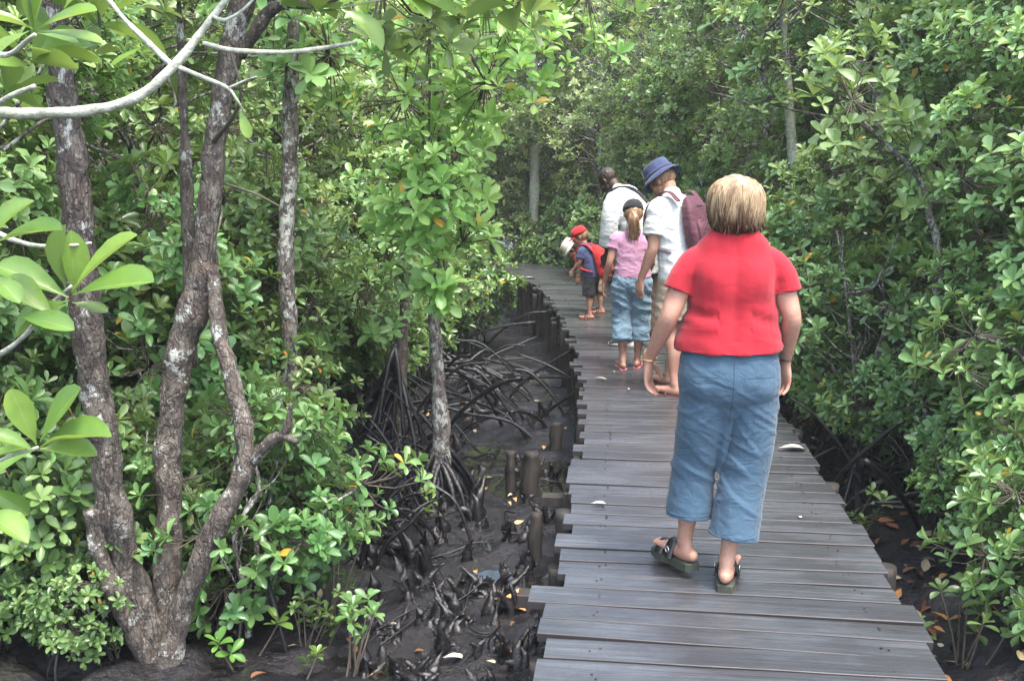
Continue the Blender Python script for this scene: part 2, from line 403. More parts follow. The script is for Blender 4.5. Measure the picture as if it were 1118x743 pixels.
def leaf_mesh(name, org, dirs, nor, length, width, rnd, rows=5, extra=None):
    """N leaves -> a mesh. org,dirs,nor (N,3)"""
    T, Fc = LT[rows]; N = len(org)
    d = dirs / np.linalg.norm(dirs, axis=1)[:, None]
    s = np.cross(nor, d); s /= np.linalg.norm(s, axis=1)[:, None] + 1e-9
    n = np.cross(d, s)
    bend = RNG.uniform(0.3, 1.8, N)
    V = (org[:, None, :] + T[None, :, 0:1] * length[:, None, None] * d[:, None, :]
         + T[None, :, 1:2] * width[:, None, None] * s[:, None, :]
         + (T[None, :, 2:3] * bend[:, None, None] * length[:, None, None]) * n[:, None, :])
    k = len(T); V = V.reshape(-1, 3); FF = (Fc[None] + (np.arange(N) * k)[:, None, None]).reshape(-1, 4)
    rn = np.repeat(rnd, k)
    nl = len(FF)
    mats = np.zeros(nl, np.int32)
    if extra is not None and extra.n:
        ev = np.concatenate(extra.v); V = np.vstack([V, ev]); ef = [f for f in extra.f if len(f) == 4]
        FF = np.vstack([FF, np.array(ef) + N * k]); rn = np.concatenate([rn, np.zeros(len(ev))])
        mats = np.concatenate([mats, np.ones(len(ef), np.int32)])
    me = bpy.data.meshes.new(name)
    me.vertices.add(len(V)); me.vertices.foreach_set('co', V.astype(np.float32).ravel())
    me.loops.add(len(FF) * 4); me.loops.foreach_set('vertex_index', FF.astype(np.int32).ravel())
    me.polygons.add(len(FF)); me.polygons.foreach_set('loop_start', (np.arange(len(FF)) * 4).astype(np.int32))
    me.polygons.foreach_set('material_index', mats)
    me.polygons.foreach_set('use_smooth', np.ones(len(FF), bool))
    a = me.attributes.new('rnd', 'FLOAT', 'POINT'); a.data.foreach_set('value', rn.astype(np.float32))
    if rows == 8:
        for nm, colv in (('lu', T[:, 0]), ('lv', np.tile([-1.0, 0.0, 1.0], len(T) // 3))):
            arr = np.zeros(len(V), np.float32); arr[:N * k] = np.tile(colv, N); a = me.attributes.new(nm, 'FLOAT', 'POINT'); a.data.foreach_set('value', arr)
    me.update(calc_edges=True); me.validate()
    return me

def rosettes(cent, axis, nleaf=7, L=0.105, spread=1.0, rng=RNG):
    """leaf parameters for a set of rosettes at the tips of twigs"""
    O, D, Nn, Ln, W, Rn = [], [], [], [], [], []
    for c, a in zip(cent, axis):
        a = a / np.linalg.norm(a)
        ref = np.array([1, 0, 0]) if abs(a[0]) < .8 else np.array([0, 1, 0])
        u = np.cross(a, ref); u /= np.linalg.norm(u); v = np.cross(a, u)
        k = int(rng.integers(nleaf - 2, nleaf + 3)); ph = rng.uniform(0, 6.28); base = rng.uniform(0, 1) 
        sc = rng.uniform(.6, 1.25)
        for i in range(k):
            t = ph + i * 2.4 + rng.uniform(-.2, .2)
            el = R(70) * (1 - i / k) ** 1.2 * spread + R(rng.uniform(-20, 15))
            out = math.cos(t) * u + math.sin(t) * v
            d = out * math.cos(el) + a * math.sin(el)
            n = a * math.cos(el) - out * math.sin(el) + rng.normal(0, .12, 3)
            O.append(c + a * 0.02 * (1 - i / k) * 1.0); D.append(d); Nn.append(n)
            l = L * sc * rng.uniform(.75, 1.15) * (0.7 if i == 0 else 1.0); Ln.append(l); W.append(l * rng.uniform(.20, .27))
            Rn.append(min(1, max(0, 0.6 * base + 0.4 * rng.uniform(0, 1) + (0.12 if i < 2 else 0))) * .97 if rng.uniform() > .009 else 0.995)
    return np.array(O), np.array(D), np.array(Nn), np.array(Ln), np.array(W), np.array(Rn)

# ------------------------------------------------------------------ boardwalk line (plan view, deck top is z = 0)
CL = crom([(0.30, -1.6), (0.52, 0.6), (0.68, 2.2), (0.765, 3.0), (0.875, 3.9), (1.14, 6.4), (1.25, 8.0), (1.28, 9.4), (1.23, 10.8),
           (1.16, 12.4), (0.98, 14.0), (0.50, 15.6), (-0.5, 16.7), (-2.2, 17.3), (-5.0, 17.6)], 40)
_seg = np.linalg.norm(np.diff(CL, axis=0), axis=1); ARC = np.concatenate([[0], np.cumsum(_seg)])
def walk(s):
    x = np.interp(s, ARC, CL[:, 0]); y = np.interp(s, ARC, CL[:, 1])
    x2 = np.interp(s + .05, ARC, CL[:, 0]); y2 = np.interp(s + .05, ARC, CL[:, 1])
    x1 = np.interp(s - .05, ARC, CL[:, 0]); y1 = np.interp(s - .05, ARC, CL[:, 1])
    t = Vector((x2 - x1, y2 - y1, 0)).normalized(); return Vector((x, y, 0)), t, Vector((t.y, -t.x, 0))
def dist_walk(x, y):
    return np.sqrt(((CL[::4, 0] - x) ** 2 + (CL[::4, 1] - y) ** 2).min())
HALF = 0.67

# ------------------------------------------------------------------ ground
GZ = -0.66
def ground_h(x, y):
    p = Vector((x, y, 0))
    h = 0.10 * noise.fractal(p * 0.6, 1, 2, 4) + 0.055 * noise.fractal(p * 3.1, 1, 2, 4)
    h += 0.07 * abs(noise.noise(p * 6.3)) + 0.03 * abs(noise.noise(p * 13.0)) - .02
    side = x - np.interp(y, CL[:, 1], CL[:, 0]) if -1.6 < y < 16 else (x - 0.5)
    if side > 0.7: h += min(0.42, (side - 0.7) * 0.35)      # the right bank stands higher
    if side < -2.2: h += min(0.25, (-side - 2.2) * 0.15)
    return GZ + h
def axis_pts(lo, hi, step, far):
    a = list(np.arange(lo, hi, step)); s = step; l, h = a[0], a[-1]
    while h < far: s *= 1.35; h += s; a.append(h)
    s = step
    while l > -far: s *= 1.35; l -= s; a.insert(0, l)
    return a
gx = axis_pts(-4.5, 5.0, 0.045, 300); gy = axis_pts(1.5, 12.0, 0.05, 300)
gv = [(x, y, ground_h(x, y) if abs(x) < 60 and abs(y) < 60 else GZ) for y in gy for x in gx]
nx = len(gx)
gf = [(j * nx + i, j * nx + i + 1, (j + 1) * nx + i + 1, (j + 1) * nx + i) for j in range(len(gy) - 1) for i in range(nx - 1)]
m = MB(); m.add(gv, gf); g = link('mud_ground', m.mesh('mud_ground'), mat='mud'); tag(g, 'dark wet mangrove mud under and beside the boardwalk', kind='structure')

s_ = NT('shallow_water'); s_.bsdf((0.012, 0.011, 0.011), 0.04, 0.6, s_.bump(s_.noise(s_.obj(), 9, 3), 0.12, 0.01)); MAT['water'] = s_.m
m = MB(); m.add([(-1.7, 2.5, GZ - .035), (1.0, 2.5, GZ - .035), (1.0, 12.5, GZ - .035), (-1.7, 12.5, GZ - .035)], [(0, 1, 2, 3)])
tag(link('shallow_water', m.mesh('water'), mat='water'), 'thin dark puddles lying on the mud left of the boardwalk', kind='structure')

# ------------------------------------------------------------------ boardwalk
bw = empty('boardwalk', (0.765, 3.0, 0), 'narrow wet grey plank boardwalk curving left through the mangroves', 'boardwalk')
def to_local(me): 
    co = get_co(me); co -= np.array([0.765, 3.0, 0]); set_co(me, co)
V, Fq, UV, RN, EG = [], [], [], [], []
s = 0.0; k = 0
while s < ARC[-1] - 0.2:
    wd = random.uniform(0.118, 0.158); gap = random.uniform(0.007, 0.017)
    c, t, n = walk(s + wd / 2)
    yaw = R(random.gauss(0, .45)); t2 = Vector((t.x * math.cos(yaw) - t.y * math.sin(yaw), t.x * math.sin(yaw) + t.y * math.cos(yaw), 0)); n2 = Vector((t2.y, -t2.x, 0))
    l0 = -HALF - random.uniform(-0.02, 0.03) - (0.02 if k % 2 else -0.01) - (.06 if random.random() < .12 else 0); l1 = HALF + random.uniform(-0.025, 0.025)
    if 9 < s < 17: l0 -= random.uniform(0, .03)
    tilt = random.gauss(0, .004); dz = random.gauss(0, 0.0012); th = 0.032; rn = random.random(); u0 = random.uniform(0, 50)
    NS = 10; base = len(V); b = 0.0025; hw = wd / 2
    prof = [(-hw, -th), (-hw, -b), (-hw + b, 0), (-hw + .012, .0006), (hw - .012, .0006), (hw - b, 0), (hw, -b), (hw, -th)]
    for i in range(NS + 1):
        a = l0 + (l1 - l0) * i / NS
        sag = 0.0025 * noise.noise(Vector((a * 2, s * 3, 0))); ww = 0.0025 * noise.noise(Vector((a * 4, s * 5, 9)))
        for (pw, pz) in prof:
            p = c + n2 * a + t2 * (pw + (ww if abs(pw) > hw * .5 else 0)); V.append((p.x, p.y, pz + dz + tilt * a + sag + (pz > -.02) * 0))
            UV.append((a + u0, pw + u0 * .37 + k * .21)); RN.append(rn); EG.append(1.0 if pz <= -b else (.6 if pz == 0 else 0.0))
    q = len(prof)
    for i in range(NS):
        for j in range(q):
            a0 = base + i * q + j; a1 = base + i * q + (j + 1) % q
            Fq.append((a0, a0 + q, a1 + q, a1))
    Fq.append(tuple(base + j for j in range(q))); Fq.append(tuple(base + NS * q + j for j in range(q - 1, -1, -1)))
    s += wd + gap; k += 1
# nail heads belong to the decking
nb = len(Fq); s = 0.07; rr = random.Random(3)
while s < 15:
    c, t, n = walk(s)
    for off in (-.5, .5):
        for _ in range(2):
            p = c + n * (off + rr.uniform(-.02, .02)) + t * rr.uniform(-.03, .03); b0 = len(V)
            V += [(p.x + .0045 * math.cos(a), p.y + .0045 * math.sin(a), z) for z in (-.004, .0045) for a in np.linspace(0, 6.28, 7)[:6]]; UV += [(0, 0)] * 12; RN += [.5] * 12; EG += [1.0] * 12
            Fq += [tuple(b0 + q for q in f) for f in [(0, 1, 7, 6), (1, 2, 8, 7), (2, 3, 9, 8), (3, 4, 10, 9), (4, 5, 11, 10), (5, 0, 6, 11), (6, 7, 8, 9, 10, 11)]]
    s += 0.151
me = bpy.data.meshes.new('decking'); me.from_pydata(V, [], Fq)
uvl = me.uv_layers.new(name='UVMap'); UVa = np.array(UV); li = np.zeros(len(me.loops), np.int32); me.loops.foreach_get('vertex_index', li)
uvl.data.foreach_set('uv', UVa[li].astype(np.float32).ravel())
a = me.attributes.new('rnd', 'FLOAT', 'POINT'); a.data.foreach_set('value', np.array(RN, np.float32))
a = me.attributes.new('edge', 'FLOAT', 'POINT'); a.data.foreach_set('value', np.array(EG, np.float32))
me.polygons.foreach_set('material_index', np.array([0] * nb + [1] * (len(Fq) - nb), np.int32)); me.update(); to_local(me)
me.materials.append(MAT['deck']); me.materials.append(MAT['joist']); link('decking', me, bw)
for off in (-.50, .50):
    m = MB(); pts = [tuple(walk(s)[0] + walk(s)[2] * off + Vector((0, 0, -.10))) for s in np.arange(0, ARC[-1] - .3, .5)]
    for p, q_ in zip(pts[:-1], pts[1:]):
        d = (Vector(q_) - Vector(p)); L = d.length; d.normalize(); ax = Matrix((d, Vector((-d.y, d.x, 0)), Vector((0, 0, 1)))).transposed()
        box(m, (Vector(p) + Vector(q_)) / 2, (L / 2 + .004, .035, .062), ax)
    me = m.mesh('beam', smooth=False); to_local(me); link('beam', me, bw, 'joist')
def post(s, off, top, r, lean, flat=False, bot=-1.0):
    c, t, n = walk(s); p = c + n * off; m = MB()
    if flat:
        yaw = math.atan2(t.y, t.x) + lean; ax = Matrix.Rotation(yaw, 3, 'Z') @ Matrix.Rotation(random.uniform(-.06, .06), 3, 'X')
        box(m, (p.x, p.y, (top + bot) / 2), (r, r * .55, (top - bot) / 2), ax, bev=.006)
    else:
        tube(m, [(p.x + lean * .3, p.y, bot), (p.x + lean * .1, p.y, (top + bot) / 2), (p.x, p.y, top - .01), (p.x, p.y, top)], [r * 1.1, r, r * .97, r * .9], 12, 4, .25, 9, seed=s)
    me = m.mesh('support_post'); 
    if flat: me.polygons.foreach_set('use_smooth', np.zeros(len(me.polygons), bool))
    to_local(me); link('support_post', me, bw, 'post')
random.seed(11)
s = 2.6
while s < 17.0:
    post(s, -HALF - .005 - random.uniform(0, .025), -.05 - (0 if random.random() < .5 else .09), random.uniform(.042, .06), random.uniform(-.15, .15), random.random() < .7)
    s += random.uniform(.34, .62)
for s in np.arange(1.3, 17, 1.1): post(s, HALF + .01, -.05, .06, random.uniform(-.1, .1), False)
# ends of crossbeams poking out on the left
for s in (4.15, 4.75, 5.6, 6.9):
    c, t, n = walk(s); m = MB(); ax = Matrix((n, t, Vector((0, 0, 1)))).transposed()
    box(m, c - n * (HALF + .02) + Vector((0, 0, -.20)), (.17, .04, .03), ax, bev=.004)
    me = m.mesh('crossbeam', smooth=False); to_local(me); link('crossbeam', me, bw, 'post')
# mossy low stump stakes standing in the mud left of the walk
for i, (px, py, Y, h, r) in enumerate([(583, 560, 5.6, .28, .04), (578, 490, 6.9, .32, .07), (556, 500, 7.0, .30, .04), (597, 640, 4.8, .20, .05), (606, 470, 8.0, .25, .05)]):
    p = P(px, py, Y); z0 = ground_h(p.x, p.y); m = MB()
    tube(m, [(0, 0, -.15), (.01, 0, h * .5), (.015, .01, h)], [r * 1.1, r, r * .8], 10, 4, .5, 14, seed=i)
    o = link('wooden_stake', m.mesh('stake'), mat='post'); o.location = (p.x, p.y, z0)
    tag(o, ['slim mossy stake in the mud nearest the orange dead leaves', 'broad square topped old stake in mud beyond the root clump', 'thin short stake left of the broad old stake', 'blackened lumpy stake beside the deck edge in front', 'farthest old stake close against the boardwalk posts'][i], 'stake', 'old stakes in the mud')

# ------------------------------------------------------------------ trees and shrubs
def limb_noise(p0, p1, n, amp, rng):
    pts = [p0 + (p1 - p0) * t for t in np.linspace(0, 1, n)]
    for i in range(1, n - 1): pts[i] = pts[i] + rng.normal(0, amp, 3)
    return pts
def make_tree(name, seed, H, crown_lo, Rc, nclus, per, L=.088, rows=4, trunk_r=.06, lean=(0, 0), leafmat='leaf', barkmat='bark_grey', trunks=1, clus_r=.32, roots=True):
    """thing > trunk (with limbs), crown (leaves on their twigs)"""
    rng = np.random.default_rng(seed)
    root = empty(name, (0, 0, 0), '', '')
    tops = []
    for k in range(trunks):
        m = MB(); off = rng.normal(0, .12 * (trunks > 1), 2); ln = np.array(lean) + rng.normal(0, .12, 2) * (1 if trunks > 1 else .4)
        pts = [np.array([off[0] + ln[0] * H * t + rng.normal(0, .05) * (t > 0), off[1] + ln[1] * H * t + rng.normal(0, .05) * (t > 0), t * H * .93 - (.25 if t == 0 else 0)]) for t in np.linspace(0, 1, 7)]
        rad = [trunk_r * (1.25 if t == 0 else 1) * (1 - .75 * t) for t in np.linspace(0, 1, 7)]
        tube(m, pts, rad, 9, 5, .35, 7, seed=seed)
        tops.append((m, pts))
    allc = []
    for c in range(nclus):
        for _ in range(30):
            q = rng.normal(0, 1, 3); q /= np.linalg.norm(q); rad = rng.uniform(.45, 1.0) ** .6
            z = crown_lo + (H - crown_lo) * (0.5 + 0.5 * q[2] * rad)
            t = (z - crown_lo) / (H - crown_lo); wid = Rc * (0.55 + 0.45 * math.sin(math.pi * min(1, t * .9 + .1))) 
            p = np.array([q[0] * rad * wid + lean[0] * z, q[1] * rad * wid + lean[1] * z, z])
            if all(np.linalg.norm(p - a_) > clus_r * .75 for a_ in allc): break
        allc.append(p)
    cent, axis = [], []; tw = MB()
    for p in allc:
        m, pts = tops[int(rng.integers(len(tops)))]
        zz = max(.15, p[2] - rng.uniform(.3, .9) * (0.5 + np.hypot(p[0], p[1]) * .5)); k = zz / (H * .93) * 6; i0 = int(min(5, max(0, k))); f_ = min(1, k - i0)
        st = pts[i0] * (1 - f_) + pts[i0 + 1] * f_
        lp = limb_noise(st, p, 5, .05 * np.linalg.norm(p - st), rng)
        tube(m, lp, [trunk_r * .30, trunk_r * .24, trunk_r * .2, .010, .006], 5, 3, 0)
        r_ = clus_r * rng.uniform(.6, 1.25); np_ = int(per * rng.uniform(.5, 1.4))
        for j in range(np_):
            o = rng.normal(0, 1, 3); o /= np.linalg.norm(o); o *= r_ * rng.uniform(.3, 1) ** .5; o[2] *= .75
            c = p + o; out = np.array([c[0], c[1], 0]); out /= np.linalg.norm(out) + 1e-6
            ax = np.array([0, 0, 1.0]) + out * rng.uniform(.3, 1.3) + o / r_ * .5 + rng.normal(0, .25, 3)
            cent.append(c); axis.append(ax)
            tube(tw, [p + o * .1, p + o * .55 - np.array([0, 0, .03]), c], [.0045, .0038, .003], 3, 1)
    O, D, Nn, Ln, W, Rn = rosettes(cent, axis, 7, L, rng=rng)
    leafme = leaf_mesh(name + '_leaves', O, D, Nn, Ln, W, Rn, rows, tw)
    leafme.materials.append(MAT[leafmat]); leafme.materials.append(MAT['twig'])
    link('crown', leafme, root)
    for m, _ in tops: link('trunk', m.mesh('trunk'), root, barkmat)
    if roots:
        m = MB()
        for j in range(int(6 + 5 * trunk_r / .06)):
            a_ = rng.uniform(0, 6.28); d_ = rng.uniform(.25, .75); h_ = rng.uniform(.15, .6)
            tube(m, [(0, 0, h_), (math.cos(a_) * d_ * .4, math.sin(a_) * d_ * .4, h_ * .85), (math.cos(a_) * d_ * .85, math.sin(a_) * d_ * .85, h_ * .3), (math.cos(a_ + .1) * d_, math.sin(a_ + .1) * d_, -.2)], [.02, .017, .014, .012], 6, 4, .2, 12)
        link('prop_roots', m.mesh('prop_roots'), root, 'root')
    return root
def copy_tree(o, parent=None):
    c = o.copy(); COL.objects.link(c)
    if parent is not None: c.parent = parent
    for ch in list(o.children): copy_tree(ch, c)
    return c
USED = set()
def place(proto, x, y, sc=1.0, rz=None, label='', cat='tree', group=None, z=None, sz=None):
    first = proto.name not in USED
    if first: USED.add(proto.name)
    o = proto if first else copy_tree(proto)
    o.location = (x, y, (ground_h(x, y) if z is None else z)); o.rotation_euler = (0, 0, random.uniform(0, 6.28) if rz is None else rz)
    o.scale = (sc, sc, sc * (sz or 1)); tag(o, label, cat, group); return o

T = [make_tree('mangrove_tree', 21 + i, [5.6, 6.2, 5.0, 6.6][i], [0.7, 1.0, .6, .9][i], [1.35, 1.5, 1.25, 1.45][i], [64, 76, 60, 80][i], 31, trunk_r=[.055, .07, .05, .065][i], lean=[(.02, .0), (-.03, .02), (.03, -.02), (0, .03)][i]) for i in range(4)]
FT = []
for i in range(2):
    q = make_tree('mangrove_tree', 41 + i, [5.6, 6.2][i], [.5, .8][i], [1.5, 1.6][i], 84, 32, trunk_r=.06, leafmat='leaf_far_hazed'); FT.append(q)
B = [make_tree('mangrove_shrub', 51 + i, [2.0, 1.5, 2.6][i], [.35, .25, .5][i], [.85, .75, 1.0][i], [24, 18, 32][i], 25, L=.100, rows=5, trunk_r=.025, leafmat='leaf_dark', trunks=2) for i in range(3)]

random.seed(5)
# left bank, from the near bank back to the bend  (x, y, kind, index, scale)
LB = [(-3.3, 5.2, 0, .95), (-4.4, 6.6, 1, 1.0), (-2.5, 7.6, 2, .95), (-3.6, 9.0, 3, 1.0), (-2.55, 10.3, 0, 1.0), (-1.75, 12.2, 2, .85),
      (-4.6, 11.2, 1, 1.05), (-3.2, 13.0, 3, 1.0), (-1.5, 14.0, 1, .85), (-5.8, 9.0, 2, 1.1), (-5.6, 13.5, 0, 1.1), (-6.4, 6.5, 3, 1.1), (-5.2, 4.0, 1, 1), (-4.3, 2.4, 2, .95), (-7.4, 11, 1, 1.1), (-7.5, 4.5, 0, 1.0)]
for i, (x, y, k, sc) in enumerate(LB):
    place(T[k], x, y, sc, label='leafy grey stemmed mangrove tree crowding the left bank', cat='tree', group='mangrove trees on the left bank')
RB = [(3.15, 5.3, 2, .82), (3.35, 7.4, 0, .9), (3.1, 9.4, 2, .95), (2.95, 11.4, 3, .9), (3.9, 5.6, 1, .95), (4.6, 8.3, 3, 1.0), (4.3, 10.6, 1, 1.05), (2.9, 13.4, 0, 1.0), (4.4, 13.0, 2, 1.1),
      (5.3, 6.4, 0, 1.05), (5.9, 9.8, 2, 1.1), (2.5, 15.2, 1, .95), (4.6, 3.9, 2, .95), (5.9, 12.5, 0, 1.1), (3.9, 15.4, 3, 1.1), (6.4, 4.4, 3, 1.0), (7.2, 8, 1, 1.1), (6.2, 15.5, 1, 1.15)]
for i, (x, y, k, sc) in enumerate(RB):
    place(T[k], x, y, sc, label='leafy mangrove tree rising behind the right side shrubs', cat='tree', group='mangrove trees on the right bank')
FB = [(1.6, 17.6, 3, 1.0), (0.3, 18.9, 1, 1.0), (-1.4, 19.4, 2, 1.1), (-3.2, 19.8, 0, 1.1), (2.9, 18.4, 0, 1.05), (-5.2, 19.5, 3, 1.1), (1.0, 21.0, 2, 1.2), (3.6, 21, 1, 1.2), (-2.4, 22, 3, 1.2), (-.4, 21.8, 0, 1.2), (5.4, 18.6, 2, 1.2),
      (-3.8, 15.9, 1, 1.0), (-6.0, 16.6, 0, 1.1), (-8, 14.5, 3, 1.2), (-7.6, 18.8, 1, 1.2), (6.2, 21.5, 3, 1.2), (-5.2, 22.6, 2, 1.3), (8.2, 17.6, 0, 1.2), (8.0, 12.2, 3, 1.15), (-9.6, 9, 0, 1.2), (-10, 17.5, 2, 1.2), (9.2, 9.0, 2, 1.2)]
for i, (x, y, k, sc) in enumerate(FB):
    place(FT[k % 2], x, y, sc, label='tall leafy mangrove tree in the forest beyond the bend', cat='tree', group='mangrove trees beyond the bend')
for j in range(34):
    a_ = -0.75 + 1.5 * (j + .5) / 34; d_ = random.uniform(25, 32)
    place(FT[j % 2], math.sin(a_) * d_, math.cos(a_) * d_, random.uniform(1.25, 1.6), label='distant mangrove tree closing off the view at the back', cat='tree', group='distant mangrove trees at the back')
# shrubs: (x, y, which, scale)
SL = [(-1.45, 9.4, 1, .9), (-1.15, 10.6, 1, .9), (-.55, 12.3, 1, .9), (-1.55, 6.3, 1, .8), (-1.30, 4.75, 1, .80), (-2.1, 5.9, 0, 1.0), (-1.95, 7.2, 2, .9), (-1.85, 8.7, 0, 1.0), (-1.9, 10.2, 2, .85), (-1.3, 11.6, 0, .95), (-1.05, 12.9, 2, .72), (-1.15, 14.1, 0, .8), (-2.9, 6.8, 1, 1.2), (-2.8, 4.3, 0, .9), (-3.6, 3.4, 2, .9), (-1.7, 15.0, 1, 1), (-1.9, 4.9, 1, .7), (-2.3, 4.5, 1, .8), (-1.35, 5.5, 1, .62), (-2.25, 4.75, 1, .5), (-1.98, 4.25, 1, .40), (-2.35, 4.3, 1, .48)]
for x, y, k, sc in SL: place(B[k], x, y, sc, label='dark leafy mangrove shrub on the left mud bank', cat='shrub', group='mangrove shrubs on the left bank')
SR = [(2.35, 3.95, 1, .66), (2.75, 4.5, 0, .8), (2.75, 5.5, 1, .8), (2.45, 4.9, 1, .5), (2.6, 6.1, 1, .6), (2.45, 6.6, 2, .72), (2.55, 7.4, 0, .9), (2.4, 8.4, 2, .8), (2.95, 5.3, 0, .7), (2.6, 9.6, 0, 1.0), (2.45, 10.8, 2, .85), (2.35, 12.2, 0, 1.0), (2.2, 13.6, 2, .85), (3.5, 4.3, 2, .8), (3.0, 3.4, 1, .8), (3.5, 6.2, 0, 1.1), (1.7, 14.9, 0, 1), (1.9, 16.3, 1, 1.2)]
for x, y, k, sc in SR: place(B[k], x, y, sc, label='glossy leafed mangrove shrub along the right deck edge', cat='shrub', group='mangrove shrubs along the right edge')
SF = [(.8, 17.3, 1, 1.0), (.0, 18.0, 0, .8), (-1.0, 18.3, 1, 1.1), (-2.2, 18.7, 0, 1.0), (1.2, 18.2, 2, .9), (-3.5, 18.4, 1, 1.1)]
for x, y, k, sc in SF: place(B[k], x, y, sc, label='low mangrove shrub beyond the far deck edge', cat='shrub', group='mangrove shrubs at the bend')

# seedlings
def seedling(name, seed, n, h, L):
    rng = np.random.default_rng(seed); root = empty(name, (0, 0, 0), '', ''); m = MB(); cent = []; axis = []
    for j in range(n):
        b = np.array([*rng.normal(0, .05, 2), -.08]); t = np.array([*rng.normal(0, .05 + .08 * (n > 1), 2), h * rng.uniform(.6, 1.1)])
        tube(m, [b, (b + t) / 2 + rng.normal(0, .01, 3), t], [.007, .006, .004], 6, 3); cent.append(t); axis.append(np.array([rng.normal(0, .15), rng.normal(0, .15), 1]))
        if rng.uniform() < .7: cent.append((b + t) / 2 + np.array([0, 0, .05])); axis.append(np.array([*rng.normal(0, .6, 2), .8]))
    me = leaf_mesh('seedling_leaves', *rosettes(cent, axis, 7, L, rng=rng), 8); me.materials.append(MAT['leaf_dark' if seed % 2 else 'leaf_near'])
    link('leaves', me, root); link('stem', m.mesh('stem'), root, 'twig'); return root
SD = [seedling('mangrove_seedling', 91, 4, .34, .10), seedling('mangrove_seedling', 93, 6, .45, .10), seedling('mangrove_seedling', 94, 1, .16, .07), seedling('mangrove_seedling', 96, 1, .22, .08)]
sd_spots = [(340, 738, 4.25, 2, .9), (290, 712, 4.5, 3, .9), (250, 735, 4.3, 2, 1.1), (470, 562, 6.3, 2, 1.0), (455, 600, 6.0, 3, .6), (385, 690, 4.6, 2, 1.0), (30, 650, 4.9, 1, 1.0), (75, 600, 5.3, 0, 1.1), (110, 660, 4.9, 0, .9), (20, 715, 4.5, 1, .9), (60, 730, 4.35, 0, .8), (120, 735, 4.3, 3, 1), (230, 690, 4.7, 0, 1.0),
            (360, 650, 4.9, 1, 1.1), (1000, 640, 4.0, 0, .9), (1065, 640, 4.0, 1, .8), (940, 500, 5.6, 0, .9)]
rs = random.Random(31)
for i in range(20):
    px, py = rs.uniform(-10, 390), rs.uniform(600, 760); Y = (1.65 - GZ) / math.tan(math.atan((py - 371.5) / F) + PITCH)
    if abs(px - 172) < 45: continue
    sd_spots.append((px, py, Y, rs.choice([0, 1, 1, 0, 3]), rs.uniform(.45, .8)))
sd_lab = ['pale yellow green seedling at the bottom edge left of the mud clearing', 'small bright seedling between the forked trunk and the mud clearing']
for i, (px, py, Y, k, sc) in enumerate(sd_spots):
    p = P(px, py, Y); place(SD[k], p.x, p.y, sc, label=sd_lab[i] if i < 2 else 'young mangrove seedling sprouting low from the dark mud', cat='seedling', group=None if i < 2 else 'mangrove seedlings in the mud')

# ------------------------------------------------------------------ forked tree in the left foreground
BASE = P(172, 715, 4.35)
ft = empty('forked_mangrove_tree', (BASE.x, BASE.y, ground_h(BASE.x, BASE.y)), 'mottled brown mangrove tree splitting into three crooked stems, left foreground', 'tree')
def ft_tube(name, pix, rad, seg=16, mat='bark', lump=.32, freq=9, parent=ft):
    m = MB(); pts = [P(*q) - parent.location for q in pix]; rad = [r_ * .77 for r_ in rad]
    tube(m, pts, rad, seg, 10, lump, freq, seed=len(pix)); return link(name, m.mesh(name), parent, mat)
ft_tube('stem', [(172, 775, 4.35), (166, 700, 4.32), (140, 620, 4.28), (122, 540, 4.2), (104, 430, 4.12), (90, 330, 4.05), (84, 220, 4.0), (72, 120, 3.95), (62, 40, 3.9), (52, -60, 3.9), (30, -200, 3.9), (10, -330, 3.9)],
        [.10, .092, .088, .085, .088, .086, .074, .068, .064, .060, .045, .02])
ft_tube('stem', [(182, 760, 4.38), (182, 660, 4.38), (184, 560, 4.40), (185, 470, 4.42), (196, 390, 4.42), (216, 320, 4.42), (228, 230, 4.42), (238, 130, 4.42), (258, 30, 4.40), (285, -60, 4.4), (300, -180, 4.4), (310, -330, 4.5)],
        [.10, .085, .078, .076, .082, .082, .066, .062, .066, .056, .045, .02])
ft_tube('stem', [(178, 790, 4.30), (186, 715, 4.28), (203, 650, 4.26), (238, 570, 4.24), (268, 500, 4.24), (258, 430, 4.28), (238, 355, 4.34), (232, 290, 4.4)],
        [.075, .07, .066, .062, .060, .050, .045, .035])
ft_tube('stem', [(100, 555, 4.15), (108, 600, 4.18), (132, 660, 4.22), (160, 720, 4.28), (170, 780, 4.3)], [.045, .05, .055, .06, .06])
ft_tube('stem', [(206, 400, 4.50), (207, 300, 4.52), (204, 200, 4.56), (200, 120, 4.6), (196, 20, 4.6), (190, -90, 4.6)], [.05, .045, .036, .026, .018, .008])
ft_tube('limb', [(272, 505, 4.24), (296, 482, 4.2), (312, 470, 4.15), (318, 440, 4.12)], [.04, .036, .03, .010], 10)
ft_tube('limb', [(306, 474, 4.17), (325, 482, 4.1)], [.022, .015], 8)
ft_tube('limb', [(262, 60, 4.40), (300, 8, 4.3), (350, 2, 4.2), (420, -30, 4.2)], [.035, .034, .030, .02], 10)
ft_tube('limb', [(230, 160, 4.42), (262, 110, 4.1), (250, 50, 4.0)], [.014, .009, .004], 7, 'twig')
ft_tube('limb', [(245, 200, 4.3), (280, 212, 4.1), (305, 225, 4.0)], [.008, .006, .004], 6, 'twig')
